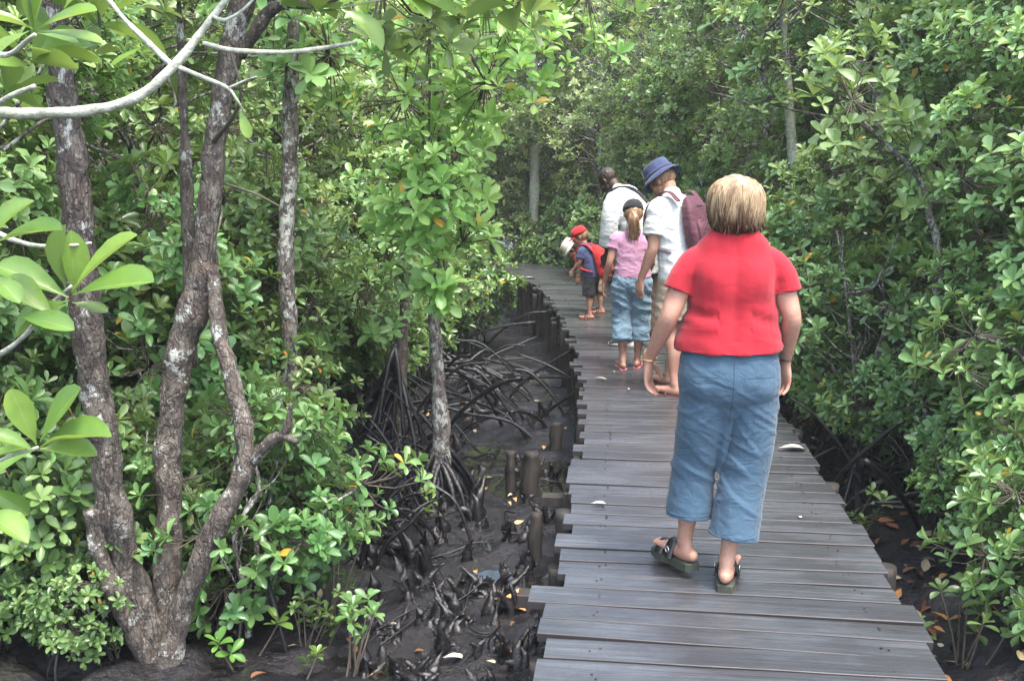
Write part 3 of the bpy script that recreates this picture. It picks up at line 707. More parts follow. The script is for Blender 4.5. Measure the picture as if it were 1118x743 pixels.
# its high crown, above and around the top of the picture
rng = np.random.default_rng(400)
cent, axis, tw = [], [], MB()
for (px, py, Y, n, r) in [(60, -60, 3.9, 26, .45), (20, -200, 4.0, 40, .6), (150, -150, 4.3, 40, .6), (290, -110, 4.4, 36, .55), (320, -300, 4.5, 50, .7), (420, -50, 4.3, 34, .4), (470, 20, 4.8, 26, .34), (520, -40, 4.6, 30, .4), (200, -350, 4.3, 50, .8)]:
    c0 = np.array(P(px, py, Y) - ft.location)
    for j in range(n):
        o = rng.normal(0, 1, 3); o /= np.linalg.norm(o); o *= r * rng.uniform(.2, 1) ** .5; c = c0 + o
        cent.append(c); axis.append(np.array([0, 0, 1]) + o / r * .7 + rng.normal(0, .2, 3)); tube(tw, [c0 + o * .05, c0 + o * .5 - np.array([0, 0, .04]), c], [.006, .005, .003], 3, 1)
me = leaf_mesh('forked_tree_leaves', *rosettes(cent, axis, 7, .105, rng=rng), 5, tw); me.materials.append(MAT['leaf']); me.materials.append(MAT['twig']); link('crown', me, ft)

# overhanging pale branched tree: stands just left of the frame
tr = P(-330, 300, 2.1); ot = empty('overhanging_tree', (tr.x, tr.y, ground_h(tr.x, tr.y)), 'pale smooth barked tree reaching in from the left edge with big bright leaves', 'tree')
def ot_tube(name, pts, rad, mat='pale', seg=12, lump=.12):
    m = MB(); tube(m, [Vector(p) - ot.location for p in pts], [r_ * (.74 if name == 'branch' else 1) for r_ in rad], seg, 10, lump * 1.6, 30, seed=3); return link(name, m.mesh(name), ot, mat)
tz = ot.location.z
ot_tube('trunk', [(tr.x, tr.y, tz - .2), (tr.x + .03, tr.y, .3), (tr.x, tr.y - .02, 1.2), (tr.x - .1, tr.y, 2.2), (tr.x - .1, tr.y + .1, 3.4)], [.07, .055, .048, .035, .015])
ot_tube('branch', [(tr.x, tr.y, 1.5), P(-120, 175, 2.0), P(-30, 128, 1.95), P(30, 124, 1.93), P(95, 121, 1.93), P(150, 106, 1.95), P(192, 70, 1.97), P(222, 32, 2.0), P(252, -8, 2.03), P(290, -70, 2.1), P(330, -160, 2.2)], [.024, .020, .0165, .0145, .0135, .0125, .0120, .0095, .0085, .006, .003])
ot_tube('branch', [P(190, 74, 1.97), P(160, 45, 1.98), P(135, 20, 2.0), P(112, -10, 2.02), P(80, -60, 2.1)], [.0085, .0075, .006, .006, .003])
ot_tube('branch', [P(194, 73, 1.97), P(220, 84, 1.98), P(248, 96, 2.0), P(258, 108, 2.0), P(268, 125, 2.02)], [.0065, .006, .005, .0035, .002])
ot_tube('branch', [P(250, 96, 2.0), P(268, 88, 2.0), P(280, 84, 1.98)], [.004, .003, .002])
ot_tube('branch', [P(221, 47, 1.99), P(255, 55, 2.0), P(310, 57, 2.05), P(350, 53, 2.1), P(390, 46, 2.1)], [.0055, .0065, .006, .007, .004])
ot_tube('branch', [P(232, 18, 2.0), P(245, 22, 2.0), P(264, 12, 2.0), P(278, -2, 2.0)], [.005, .005, .004, .003])
ot_tube('branch', [P(-20, 128, 1.93), P(6, 108, 1.9), P(38, 94, 1.88)], [.010, .008, .006])
ot_tube('branch', [(tr.x, tr.y, 1.35), P(-120, 235, 1.8), P(-20, 250, 1.72), P(15, 262, 1.70), P(40, 268, 1.7), P(75, 268, 1.7), P(100, 265, 1.72)], [.014, .012, .0075, .006, .005, .0045, .003])
ot_tube('branch', [(tr.x, tr.y, 1.1), P(-140, 430, 1.8), P(-20, 395, 1.75), P(25, 368, 1.72), P(45, 342, 1.70), P(78, 312, 1.68)], [.014, .011, .008, .006, .005, .004])
ot_tube('branch', [(tr.x, tr.y, .8), P(-140, 560, 1.75), P(-30, 520, 1.65), P(8, 500, 1.62), P(42, 488, 1.62)], [.014, .010, .007, .006, .004])
ot_tube('branch', [P(-60, 20, 1.7), P(0, 60, 1.62), P(38, 38, 1.55)], [.008, .006, .004])
ot_tube('branch', [P(-120, 175, 2.0), P(-90, 90, 1.8), P(-60, 20, 1.7)], [.011, .009, .008])
# big leaves placed one by one where they grow: (base px,py) (tip px,py) depth, tilt
bigs = [((72, 315), (60, 243), 1.70, .1), ((78, 318), (140, 250), 1.68, .35), ((80, 322), (82, 258), 1.72, -.2), ((80, 322), (160, 297), 1.66, .5), ((75, 325), (-5, 282), 1.66, .2), ((76, 328), (10, 355), 1.64, .3), ((74, 332), (26, 352), 1.6, -.1),
        ((60, 345), (8, 300), 1.6, .0), ((78, 330), (118, 338), 1.7, .4), ((20, 345), (76, 353), 1.6, .3), ((-6, 300), (20, 325), 1.58, .2), ((-10, 262), (24, 214), 1.55, .1), ((-5, 265), (60, 240), 1.6, .6), ((-5, 340), (10, 302), 1.62, .5),
        ((40, 485), (12, 427), 1.62, .0), ((44, 482), (80, 422), 1.60, .15), ((44, 488), (108, 460), 1.6, .4), ((44, 490), (100, 488), 1.58, -.1), ((38, 492), (-12, 470), 1.6, .3), ((36, 492), (-16, 520), 1.56, .2), ((-14, 500), (30, 484), 1.6, .5), ((-20, 530), (32, 560), 1.55, .2), ((-20, 560), (26, 578), 1.5, .7),
        ((40, 32), (100, 4), 1.5, .2), ((42, 34), (112, 42), 1.5, .45), ((38, 32), (48, -30), 1.5, .1), ((36, 32), (-20, 10), 1.5, .2), ((40, 36), (86, 45), 1.52, .7), ((34, 30), (22, -24), 1.5, .6), ((32, 34), (-16, 62), 1.52, .3), ((70, 10), (104, -30), 1.5, .1),
        ((372, 10), (420, 44), 2.0, .3), ((430, -4), (392, -12), 2.0, .2), ((430, -10), (500, 8), 2.1, .5), ((395, -5), (440, -25), 2.0, .3), ((372, 8), (402, -18), 2.0, .2), ((660, -18), (618, -2), 2.2, .4), ((655, -20), (600, -16), 2.2, .2), ((445, -6), (470, 16), 2.1, .2),
        ((160, 50), (120, 70), 1.99, .5), ((262, 120), (272, 150), 2.02, .2)]
O, D, Nn, Ln, W, Rn = [], [], [], [], [], []
rng = np.random.default_rng(77)
for (bx, by), (tx, ty), Y, tilt in bigs:
    a0 = P(bx, by, Y); b0 = P(tx, ty, Y - rng.uniform(-.02, .05)); d = b0 - a0; L = d.length
    n = Vector((rng.normal(0, .25), -.55 + rng.normal(0, .15), .6 + tilt)); n = n - d.normalized() * n.dot(d.normalized())
    O.append(a0 - ot.location); D.append(d); Nn.append(n); Ln.append(L); W.append(L * rng.uniform(.19, .235)); Rn.append(rng.uniform(.25, .9))
me = leaf_mesh('big_leaves', np.array(O), np.array([tuple(d) for d in D]), np.array([tuple(n) for n in Nn]), np.array(Ln), np.array(W), np.array(Rn), 8)
me.materials.append(MAT['leaf_near']); link('leaves', me, ot)
cent, axis, tw = [], [], MB()
for (px, py, Y, n, r) in [(-150, -40, 2.0, 14, .35), (-260, 60, 2.3, 14, .4), (100, -90, 2.1, 8, .25), (330, -150, 2.2, 14, .3), (-200, 300, 1.9, 8, .3), (470, -110, 2.3, 10, .3), (620, -90, 2.4, 8, .3)]:
    c0 = np.array(P(px, py, Y) - ot.location)
    for j in range(n):
        o = rng.normal(0, 1, 3); o /= np.linalg.norm(o); o *= r * rng.uniform(.2, 1) ** .5; cent.append(c0 + o); axis.append(np.array([0, 0, 1]) + o / r * .6); tube(tw, [c0, c0 + o * .5, c0 + o], [.006, .005, .003], 3, 1)
me = leaf_mesh('overhang_leaves', *rosettes(cent, axis, 7, .11, rng=rng), 8, tw); me.materials.append(MAT['leaf_near']); me.materials.append(MAT['twig']); link('crown', me, ot)
ot_tube('branch', [P(330, -160, 2.2), P(470, -110, 2.3), P(620, -90, 2.4), P(655, -20, 2.2)], [.008, .008, .006, .004])
ot_tube('branch', [P(470, -110, 2.3), P(440, -50, 2.15), P(432, -8, 2.05), P(372, 9, 2.0)], [.006, .005, .004, .002])

# slimmer trunks seen in the depth of the thicket: (name label, pixels..., radii, material)
def lone_tree(label, pix, rad, mat='bark_grey', crown=None, leaf='leaf', lump=.3, roots=0, rootr=.5, seed=0):
    b = P(*pix[0]); gz = ground_h(b.x, b.y); o = empty('mangrove_tree', (b.x, b.y, gz), label, 'tree')
    m = MB(); pts = [Vector((b.x, b.y, gz - .2))] + [P(*q) for q in pix[1:]]
    tube(m, [p - o.location for p in pts], rad, 12, 8, lump, 8, seed=seed); link('trunk', m.mesh('trunk'), o, mat)
    rng = np.random.default_rng(seed + 900)
    if roots:
        m = MB()
        for j in range(roots):
            a_ = rng.uniform(0, 6.28); d_ = rootr * rng.uniform(.4, 1); h_ = rng.uniform(.3, .9) * rootr * 1.5; c_, s_ = math.cos(a_), math.sin(a_)
            tube(m, [(0, 0, h_), (c_ * d_ * .35, s_ * d_ * .35, h_ * .8), (c_ * d_ * .8, s_ * d_ * .8, h_ * .25), (c_ * d_, s_ * d_, -.12)], [.03, .024, .018, .012], 6, 4, .3, 10, seed=j)
        link('prop_roots', m.mesh('prop_roots'), o, 'root')
    cent, axis, tw = [], [], MB()
    for (px, py, Y, n, r) in (crown or []):
        c0 = np.array(P(px, py, Y) - o.location)
        tube(m if False else tw, [np.array(pts[-2] - o.location), (np.array(pts[-2] - o.location) + c0) / 2 + rng.normal(0, .05, 3), c0], [.012, .01, .006], 4, 1)
        for j in range(n):
            q = rng.normal(0, 1, 3); q /= np.linalg.norm(q); q *= r * rng.uniform(.2, 1) ** .5; cent.append(c0 + q); axis.append(np.array([0, -.55, 1]) + q / r * .6 + rng.normal(0, .25, 3)); tube(tw, [c0 + q * .05, c0 + q * .5, c0 + q], [.005, .004, .003], 3, 1)
    if cent:
        me = leaf_mesh('leaves', *rosettes(cent, axis, 7, .115, rng=rng), 5, tw); me.materials.append(MAT[leaf]); me.materials.append(MAT['twig']); link('crown', me, o)
    return o
lone_tree('pale trunked mangrove with a flared black root base in the mud clearing', [(480, 570, 6.6), (482, 500, 6.6), (479, 420, 6.6), (474, 350, 6.6), (478, 270, 6.6), (484, 200, 6.6), (478, 100, 6.7), (470, 0, 6.8), (460, -150, 6.9)], [.085, .07, .050, .045, .042, .036, .03, .025, .02, .008], leaf='leaf_bright', crown=[(470, 20, 5.8, 40, .5), (530, 0, 6.0, 44, .55), (590, 30, 6.6, 34, .45), (420, -60, 6.8, 34, .6), (440, 110, 6.4, 26, .42), (530, 90, 6.4, 34, .42), (500, 170, 7.2, 24, .4), (640, -10, 7.0, 34, .5), (478, 215, 6.3, 22, .33), (450, 260, 6.5, 18, .28), (505, 265, 6.8, 16, .26), (468, 165, 6.1, 20, .32), (486, 300, 6.25, 12, .20), (462, 215, 6.1, 16, .26)], roots=46, rootr=.30, seed=1)
lone_tree('slender trunk with pale patches behind the forked tree to its right', [(312, 620, 6.2), (314, 500, 6.2), (316, 380, 6.2), (312, 280, 6.2), (316, 180, 6.2), (318, 80, 6.2), (322, 0, 6.2), (325, -160, 6.2)], [.06, .055, .052, .05, .048, .045, .04, .035, .012], crown=[(300, 0, 6.2, 30, .5), (360, 60, 6.3, 30, .4), (320, -120, 6.2, 40, .6)], seed=2)
lone_tree('straight pale trunk standing left of centre beyond the bend', [(583, 290, 18.0), (583, 230, 18.0), (584, 150, 18.0), (583, 90, 18.0), (582, 30, 18.1), (580, -120, 18.2)], [.10, .09, .085, .08, .075, .06, .02], 'pale', crown=[(560, 20, 18.2, 40, .9), (620, -10, 18.3, 40, .9)], roots=22, rootr=.9, seed=3)
lone_tree('pale trunk at right just beyond the walkers', [(868, 440, 9.5), (868, 340, 9.5), (870, 240, 9.6), (866, 170, 9.7), (860, 90, 9.8), (850, -80, 10)], [.07, .06, .055, .055, .05, .04, .012], 'pale', crown=[(860, 60, 9.8, 30, .6), (830, -20, 9.8, 36, .6)], seed=4)
lone_tree('thin pale bent sapling trunk amid the right hand foliage', [(1030, 400, 6.0), (1024, 300, 6.0), (1016, 240, 6.0), (1000, 190, 6.0), (960, 150, 6.1), (930, 120, 6.2)], [.030, .026, .022, .018, .014, .010, .005], 'bark_grey', crown=[(930, 110, 6.2, 26, .4), (1000, 170, 6.0, 18, .35)], seed=5)
lone_tree('brown trunk among the prop roots left of the clearing', [(434, 520, 8.2), (436, 440, 8.2), (440, 360, 8.3), (446, 280, 8.4), (452, 200, 8.5), (455, 60, 8.5)], [.08, .06, .05, .045, .04, .035, .012], 'bark', crown=[(440, 200, 8.3, 30, .5), (470, 120, 8.4, 30, .5), (425, 285, 7.8, 24, .36), (400, 330, 7.4, 20, .34)], roots=14, rootr=.6, seed=6)
lone_tree('leaning stem behind the boy with the red cap', [(700, 300, 19.5), (704, 200, 19.5), (702, 100, 19.6), (700, 0, 19.7)], [.11, .10, .09, .08, .03], 'bark_grey', crown=[(700, 0, 19.6, 40, 1)], seed=7)
lone_tree('pale thin trunk above the hat of the man with the backpack', [(760, 290, 15.0), (752, 200, 15.0), (748, 140, 15.0), (742, 60, 15.2), (740, -60, 15.3)], [.06, .055, .05, .045, .035, .012], 'pale', crown=[(745, 40, 15.2, 40, .8)], seed=8)

# ------------------------------------------------------------------ tangled prop roots across the mud (one clump = one thing)
def root_tangle(label, spots, n, spread, seed, rr=(.012, .024), length=(.6, 1.5)):
    rng = np.random.default_rng(seed); c = P(*spots); z = ground_h(c.x, c.y); o = None; m = MB(); tube(m, [(-spread[0] * 1.6, -spread[1] * 1.6, -.05), (-.1, .05, .06), (.1, 0, .07), (spread[0] * 1.6, spread[1] * 1.6, -.05)], [.02, .03, .03, .02], 7, 6, .3, 9)
    for j in range(n):
        a_ = rng.uniform(-.9, .9) + (0 if rng.uniform() < .6 else math.pi); L = rng.uniform(*length); x0, y0 = rng.normal(0, spread[0]), rng.normal(0, spread[1]); h = rng.uniform(.12, .7)
        dx, dy = math.cos(a_) * L, math.sin(a_) * L
        r_ = rng.uniform(*rr)
        pts = [(x0 - dx * .5, y0 - dy * .5, h), (x0 - dx * .2, y0 - dy * .2, h * .85 + rng.normal(0, .03)), (x0 + dx * .2, y0 + dy * .2, h * .4 + rng.normal(0, .03)), (x0 + dx * .5, y0 + dy * .5, -.12)]
        tube(m, pts, [r_ * .8, r_, r_, r_ * .8], 6, 4, .3, 12, seed=j)
    o = link('prop_root_tangle', m.mesh('tangle'), mat='root'); o.location = (c.x, c.y, z)
    return tag(o, label, 'roots', 'tangled prop roots')
root_tangle('tangle of black prop roots under the shrubs beside the far bend', (530, 400, 10.2), 30, (.45, .9), 5, (.009, .018), (.5, 1.3))
root_tangle('thick pile of fallen dark roots behind the flared trunk', (520, 430, 8.8), 24, (.35, .5), 6, (.008, .018), (.5, 1.2))
root_tangle('low dark roots at the left margin of the clearing', (395, 520, 6.9), 20, (.3, .6), 8, (.006, .012), (.3, .8))
root_tangle('small dark roots reaching into the mud near the bottom', (420, 590, 5.7), 22, (.18, .25), 9, (.008, .014), (.3, .6))
root_tangle('dark arching roots below the shrubs right of the deck', (960, 470, 6.4), 26, (.35, .9), 10, (.01, .018), (.4, .9))

# breathing root stubs
def stub(seed):
    rng = np.random.default_rng(seed); m = MB()
    for j in range(int(rng.integers(2, 5))):
        x, y = rng.normal(0, .03, 2); h = rng.uniform(.02, .17)
        lx, ly = rng.normal(0, .03, 2); tube(m, [(x * .6, y * .6, -.06), (x, y, h * .35), (x * 1.3 + lx * .5, y * 1.3 + ly * .5, h * .75), (x * 1.4 + lx, y * 1.4 + ly, h)], [.046, .028, .014, .005], 8, 3, 1.1, 18, seed=seed + j)
    return link('breathing_root', m.mesh('breathing_root'), mat='root')
ST = [stub(300 + i) for i in range(6)]; rs = random.Random(8)
for i in range(120):
    for _ in range(50):
        if i < 84: px, py = rs.uniform(390, 600), rs.uniform(560, 742); Yv = None
        else: px, py = rs.uniform(400, 610), rs.uniform(440, 560)
        d = math.atan((py - 371.5) / F) + PITCH; Y = (1.65 - GZ) / math.tan(d); p = P(px, py, Y)
        if dist_walk(p.x, p.y) > HALF + .12: break
    o = ST[i] if i < 6 else ST[i % 6].copy()
    if i >= 6: COL.objects.link(o)
    o.location = (p.x, p.y, ground_h(p.x, p.y) - .01); o.rotation_euler = (rs.uniform(-.2, .2), rs.uniform(-.2, .2), rs.uniform(0, 6.28)); k = rs.uniform(.55, 1.25); o.scale = (k, k, k * rs.uniform(.8, 1.3))
    tag(o, 'knobbly black breathing root poking from the wet mud', 'root', 'breathing roots in the mud')

# ------------------------------------------------------------------ fallen leaves
rng = np.random.default_rng(55)
def litter(n, fn, L=(.05, .11)):
    O, D, Nn, Ln, W, Rn = [], [], [], [], [], []
    while len(O) < n:
        x, y = fn(rng)
        if dist_walk(x, y) < HALF + .08: continue
        a_ = rng.uniform(0, 6.28); O.append((x, y, ground_h(x, y) + rng.uniform(.012, .03))); D.append((math.cos(a_), math.sin(a_), rng.normal(0, .18))); Nn.append((rng.normal(0, .3), rng.normal(0, .3), 1)); l = rng.uniform(*L); Ln.append(l); W.append(l * .24); Rn.append(rng.uniform(0, 1) ** 1.3)
    return [np.array(q) for q in (O, D, Nn, Ln, W, Rn)]
def right_side(g):
    y = g.uniform(3, 10); return np.interp(y, CL[:, 1], CL[:, 0]) + HALF + abs(g.normal(.1, .6)), y
def left_side(g): return g.uniform(-3, .6), g.uniform(4, 10)
me = leaf_mesh('litter_right', *litter(420, right_side), 5); me.materials.append(MAT['litter']); tag(link('leaf_litter', me), 'brown and yellow dead leaves strewn over the dark bank right of the deck', kind='stuff')
me = leaf_mesh('litter_left', *litter(150, left_side, (.04, .08)), 5); me.materials.append(MAT['litter']); tag(link('leaf_litter', me), 'scattered dead leaves on the mud left of the deck', kind='stuff')
def lone_leaf(px, py, L, ang, label, mat, z=None):
    d = math.atan((py - 371.5) / F) + PITCH; zz = 0.006 if z is None else GZ
    Y = (1.65 - zz) / math.tan(d); p = P(px, py, Y); zz = 0.008 if z is None else ground_h(p.x, p.y) + .02
    me = leaf_mesh('dead_leaf', np.array([[0, 0, 0]]), np.array([[math.cos(ang), math.sin(ang), .03]]), np.array([[.1, .05, 1]]), np.array([L]), np.array([L * .26]), np.array([.5]), 8)
    me.materials.append(MAT[mat]); o = link('fallen_leaf', me); o.location = (p.x, p.y, zz + .012); tag(o, label, 'leaf')
lone_leaf(645, 552, .075, .1, 'pale curled leaf on the left edge of the boardwalk near the woman', 'litter_pale')
lone_leaf(648, 414, .10, -.3, 'thin white leaf lying on the deck left of the woman', 'litter_pale')
lone_leaf(686, 427, .05, 1.2, 'small white leaf on the deck by the woman\'s left hand', 'litter_pale')
lone_leaf(572, 304, .16, .2, 'pale leaf lying on the far bend of the boardwalk', 'litter_pale')
lone_leaf(850, 491, .16, .05, 'long pale leaf on the deck right of the blue trousers', 'litter_pale')
lone_leaf(484, 722, .09, .2, 'cream leaf on the mud at the bottom of the clearing', 'litter_pale', 1)
lone_leaf(424, 681, .05, .5, 'small cream leaf on the mud left of the breathing roots', 'litter_pale', 1)
for i, (dx, dy, a_) in enumerate([(0, 0, .2), (8, -4, .7), (12, 6, 2.6), (-6, -8, 1.9), (18, -2, 3.4), (4, 8, -.1)]):
    lone_leaf(552 + dx, 664 + dy, .09, a_, 'orange brown dead leaf in the small heap on the mud by the deck', 'litter_orange', 1)
    
# tagging of the heap leaves as a group
for o in COL.objects:
    if o.get('label', '').startswith('orange brown dead leaf'): o['group'] = 'heap of orange dead leaves'

# thin fallen sticks on the mud
rs = random.Random(21)
for i in range(46):
    for _ in range(60):
        px, py = rs.uniform(385, 610), rs.uniform(430, 742); d = math.atan((py - 371.5) / F) + PITCH; Y = (1.65 - GZ) / math.tan(d); p = P(px, py, Y)
        if dist_walk(p.x, p.y) > HALF + .25: break
    m = MB(); a_ = rs.uniform(0, 6.28); L = rs.uniform(.12, .5); dx, dy = math.cos(a_) * L / 2, math.sin(a_) * L / 2
    tube(m, [(-dx, -dy, .0), (-dx * .3 + .01, -dy * .3, .02), (dx * .4, dy * .4 + .012, rs.uniform(.02, .05)), (dx, dy, rs.uniform(.0, .10))], [.004, .006, .006, .003], 5, 3, .3, 20, seed=i)
    o = link('fallen_stick', m.mesh('stick'), mat='root'); o.location = (p.x, p.y, ground_h(p.x, p.y) + .008)
    tag(o, 'thin dark stick lying on the wet mud left of the deck', 'stick', 'fallen sticks on the mud')


for i in range(9):
    rs2 = random.Random(500 + i); s_w = rs2.uniform(3.2, 12.5); c, t, n = walk(s_w + 1.6); q = c + n * rs2.uniform(-.62, .62)
    me = leaf_mesh('bit', np.array([[0, 0, 0]]), np.array([[math.cos(i * 2.1), math.sin(i * 2.1), .05]]), np.array([[.1, .05, 1]]), np.array([rs2.uniform(.015, .03)]), np.array([rs2.uniform(.005, .010)]), np.array([.5]), 5)
    me.materials.append(MAT['litter_pale' if i % 3 else 'litter_orange']); o = link('leaf_fragment', me); o.location = (q.x, q.y, .010); tag(o, 'tiny dry leaf fragment lying on the wet boardwalk planks', 'leaf', 'leaf fragments on the planks')

# ------------------------------------------------------------------ thin bright haze of the humid forest
hm = bpy.data.materials.new('haze'); hm.use_nodes = True; hn = hm.node_tree; hn.nodes.clear()
ho = hn.nodes.new('ShaderNodeOutputMaterial'); hv = hn.nodes.new('ShaderNodeVolumeScatter'); hv.inputs['Density'].default_value = 0.0018; hv.inputs['Anisotropy'].default_value = 0.2; hv.inputs['Color'].default_value = (0.93, 0.97, 0.93, 1)
hn.links.new(hv.outputs[0], ho.inputs['Volume'])
m = MB(); box(m, (0, 21, 2.5), (20, 23, 4.5)); hz = link('haze', m.mesh('haze', smooth=False), mat=hm); tag(hz, 'thin pale humid haze hanging between the trees', kind='stuff')

# ------------------------------------------------------------------ people
MAT['skin'] = skin('fair_skin', (0.43, 0.255, 0.18), (0.38, 0.17, 0.125))
MAT['skin_dark'] = skin('dark_skin', (0.055, 0.032, 0.024), (0.075, 0.042, 0.03))
MAT['red'] = cloth('red_jersey', (0.34, 0.014, 0.026), wr=.15)
MAT['blue'] = cloth('blue_cotton', (0.048, 0.094, 0.142), wr=.5)
def seams(m, lines):
    nt_ = m.node_tree; bs = next(n for n in nt_.nodes if n.type == 'BSDF_PRINCIPLED'); src = bs.inputs['Base Color'].links[0].from_socket
    tc = nt_.nodes.new('ShaderNodeTexCoord'); sp = nt_.nodes.new('ShaderNodeSeparateXYZ'); nt_.links.new(tc.outputs['Object'], sp.inputs[0])
    def mth(op, a, b=0.0):
        x = nt_.nodes.new('ShaderNodeMath'); x.operation = op
        for sk, v in ((x.inputs[0], a), (x.inputs[1], b)):
            if isinstance(v, (int, float)): sk.default_value = v
            else: nt_.links.new(v, sk)
        return x.outputs[0]
    for (cx, hx_, cz, hz_) in lines:
        mask = mth('MULTIPLY', mth('LESS_THAN', mth('ABSOLUTE', mth('SUBTRACT', sp.outputs[0], cx)), hx_), mth('LESS_THAN', mth('ABSOLUTE', mth('SUBTRACT', sp.outputs[2], cz)), hz_))
        mask = mth('MULTIPLY', mask, mth('LESS_THAN', sp.outputs[1], 0.0))
        mx = nt_.nodes.new('ShaderNodeMix'); mx.data_type = 'RGBA'; nt_.links.new(mth('MULTIPLY', mask, .65), mx.inputs[0]); nt_.links.new(src, mx.inputs[6]); mx.inputs[7].default_value = (.012, .022, .035, 1); src = mx.outputs[2]
    nt_.links.new(src, bs.inputs['Base Color'])
seams(MAT['blue'], [(0, .0018, .80, .13), (.105, .050, .868, .0022), (-.105, .050, .868, .0022)])
MAT['denim'] = cloth('washed_denim', (0.16, 0.25, 0.33), var=.3, wr=.8)
MAT['pink'] = cloth('pink_jersey', (0.48, 0.26, 0.39), wr=.5)
MAT['white'] = cloth('white_cotton', (0.55, 0.57, 0.57), wr=.6, var=.04)
MAT['maroon'] = cloth('maroon_nylon', (0.085, 0.026, 0.042), rough=.6, wr=.4)
MAT['navy'] = cloth('navy_cotton', (0.045, 0.06, 0.13), wr=.3)
MAT['black'] = cloth('black_cloth', (0.02, 0.02, 0.024), wr=.4)
MAT['khaki'] = cloth('khaki_cotton', (0.33, 0.26, 0.19), wr=.6)
MAT['brown_cloth'] = cloth('brown_cotton', (0.10, 0.07, 0.055), wr=.6)
MAT['capred'] = cloth('cap_red', (0.45, 0.022, 0.022), wr=.2)
MAT['cream'] = cloth('cream_cotton', (0.66, 0.62, 0.52), wr=.2)
MAT['hair_blonde'] = hair_mat('blonde_hair', (0.46, 0.34, 0.20), (0.08, 0.042, 0.022), 1.445, 1.520)
MAT['hair_lbrown'] = hair_mat('light_brown_hair', (0.36, 0.22, 0.13), (0.26, 0.15, 0.09), 0.0, 1.0)
MAT['hair_dark'] = hair_mat('dark_hair', (0.018, 0.013, 0.010), (0.012, 0.01, 0.009), 0.0, 1.0)
MAT['sole'] = simple('green_grey_sole', (0.045, 0.05, 0.038), .7, .2)
MAT['strap'] = simple('black_leather', (0.018, 0.016, 0.016), .35, .2, spec=.6)
MAT['metal'] = simple('buckle_metal', (0.6, 0.6, 0.6), .25, .1, Metallic=1.0)
MAT['gold'] = simple('bracelet_gold', (0.7, 0.5, 0.22), .3, .1, Metallic=1.0)
MAT['pinkrubber'] = simple('pink_rubber', (0.62, 0.20, 0.24), .6, .15)
MAT['brownleather'] = simple('brown_leather', (0.13, 0.055, 0.04), .5, .2)

def hand(mb, w, d, n, s, k=1.0, curl=22, fan=6):
    """w wrist, d toward the fingertips, n palm normal, s thumb side"""
    w, d, n, s = Vector(w), Vector(d).normalized(), Vector(n), Vector(s)
    n = (n - d * n.dot(d)).normalized(); s = (s - d * s.dot(d) - n * s.dot(n)).normalized()
    loft(mb, [w - d * .03 * k, w + d * .01 * k, w + d * .045 * k, w + d * .078 * k, w + d * .088 * k],
         [(.027 * k, .021 * k), (.027 * k, .019 * k), (.037 * k, .0165 * k), (.040 * k, .013 * k), (.037 * k, .010 * k)], side=tuple(s), seg=16)
    for i, L in enumerate((.068, .076, .071, .055)):
        off = (.029 - .0195 * i) * k; p = w + d * .082 * k + s * off; L *= k
        pts = [w + d * .05 * k + s * off * .9, p]; a = R(curl * (.5 + .12 * i)); dd = (d + s * math.sin(R((1.5 - i) * fan))).normalized()
        for j, fr in enumerate((.46, .30, .24)):
            dd = (dd * math.cos(a) + n * math.sin(a)).normalized(); nn = (n - dd * n.dot(dd)).normalized(); p = p + dd * L * fr; pts.append(p); a = R(curl * (1.1 - .1 * j))
        loft(mb, pts, [(.0085 * k, .0085 * k), (.0088 * k, .0088 * k), (.0080 * k, .0080 * k), (.0072 * k, .0072 * k), (.0062 * k, .006 * k)], side=tuple(s), seg=9, sub=3)
    t0 = w + d * .018 * k + s * .020 * k
    t1 = t0 + (d * .6 + s * .75 + n * .35).normalized() * .038 * k; t2 = t1 + (d * .85 + s * .35 + n * .45).normalized() * .030 * k; t3 = t2 + (d * .95 + s * .05 + n * .45).normalized() * .024 * k
    loft(mb, [t0, t1, t2, t3], [(.014 * k, .012 * k), (.011 * k, .011 * k), (.0095 * k, .009 * k), (.0078 * k, .007 * k)], side=tuple(s), seg=10, sub=3)

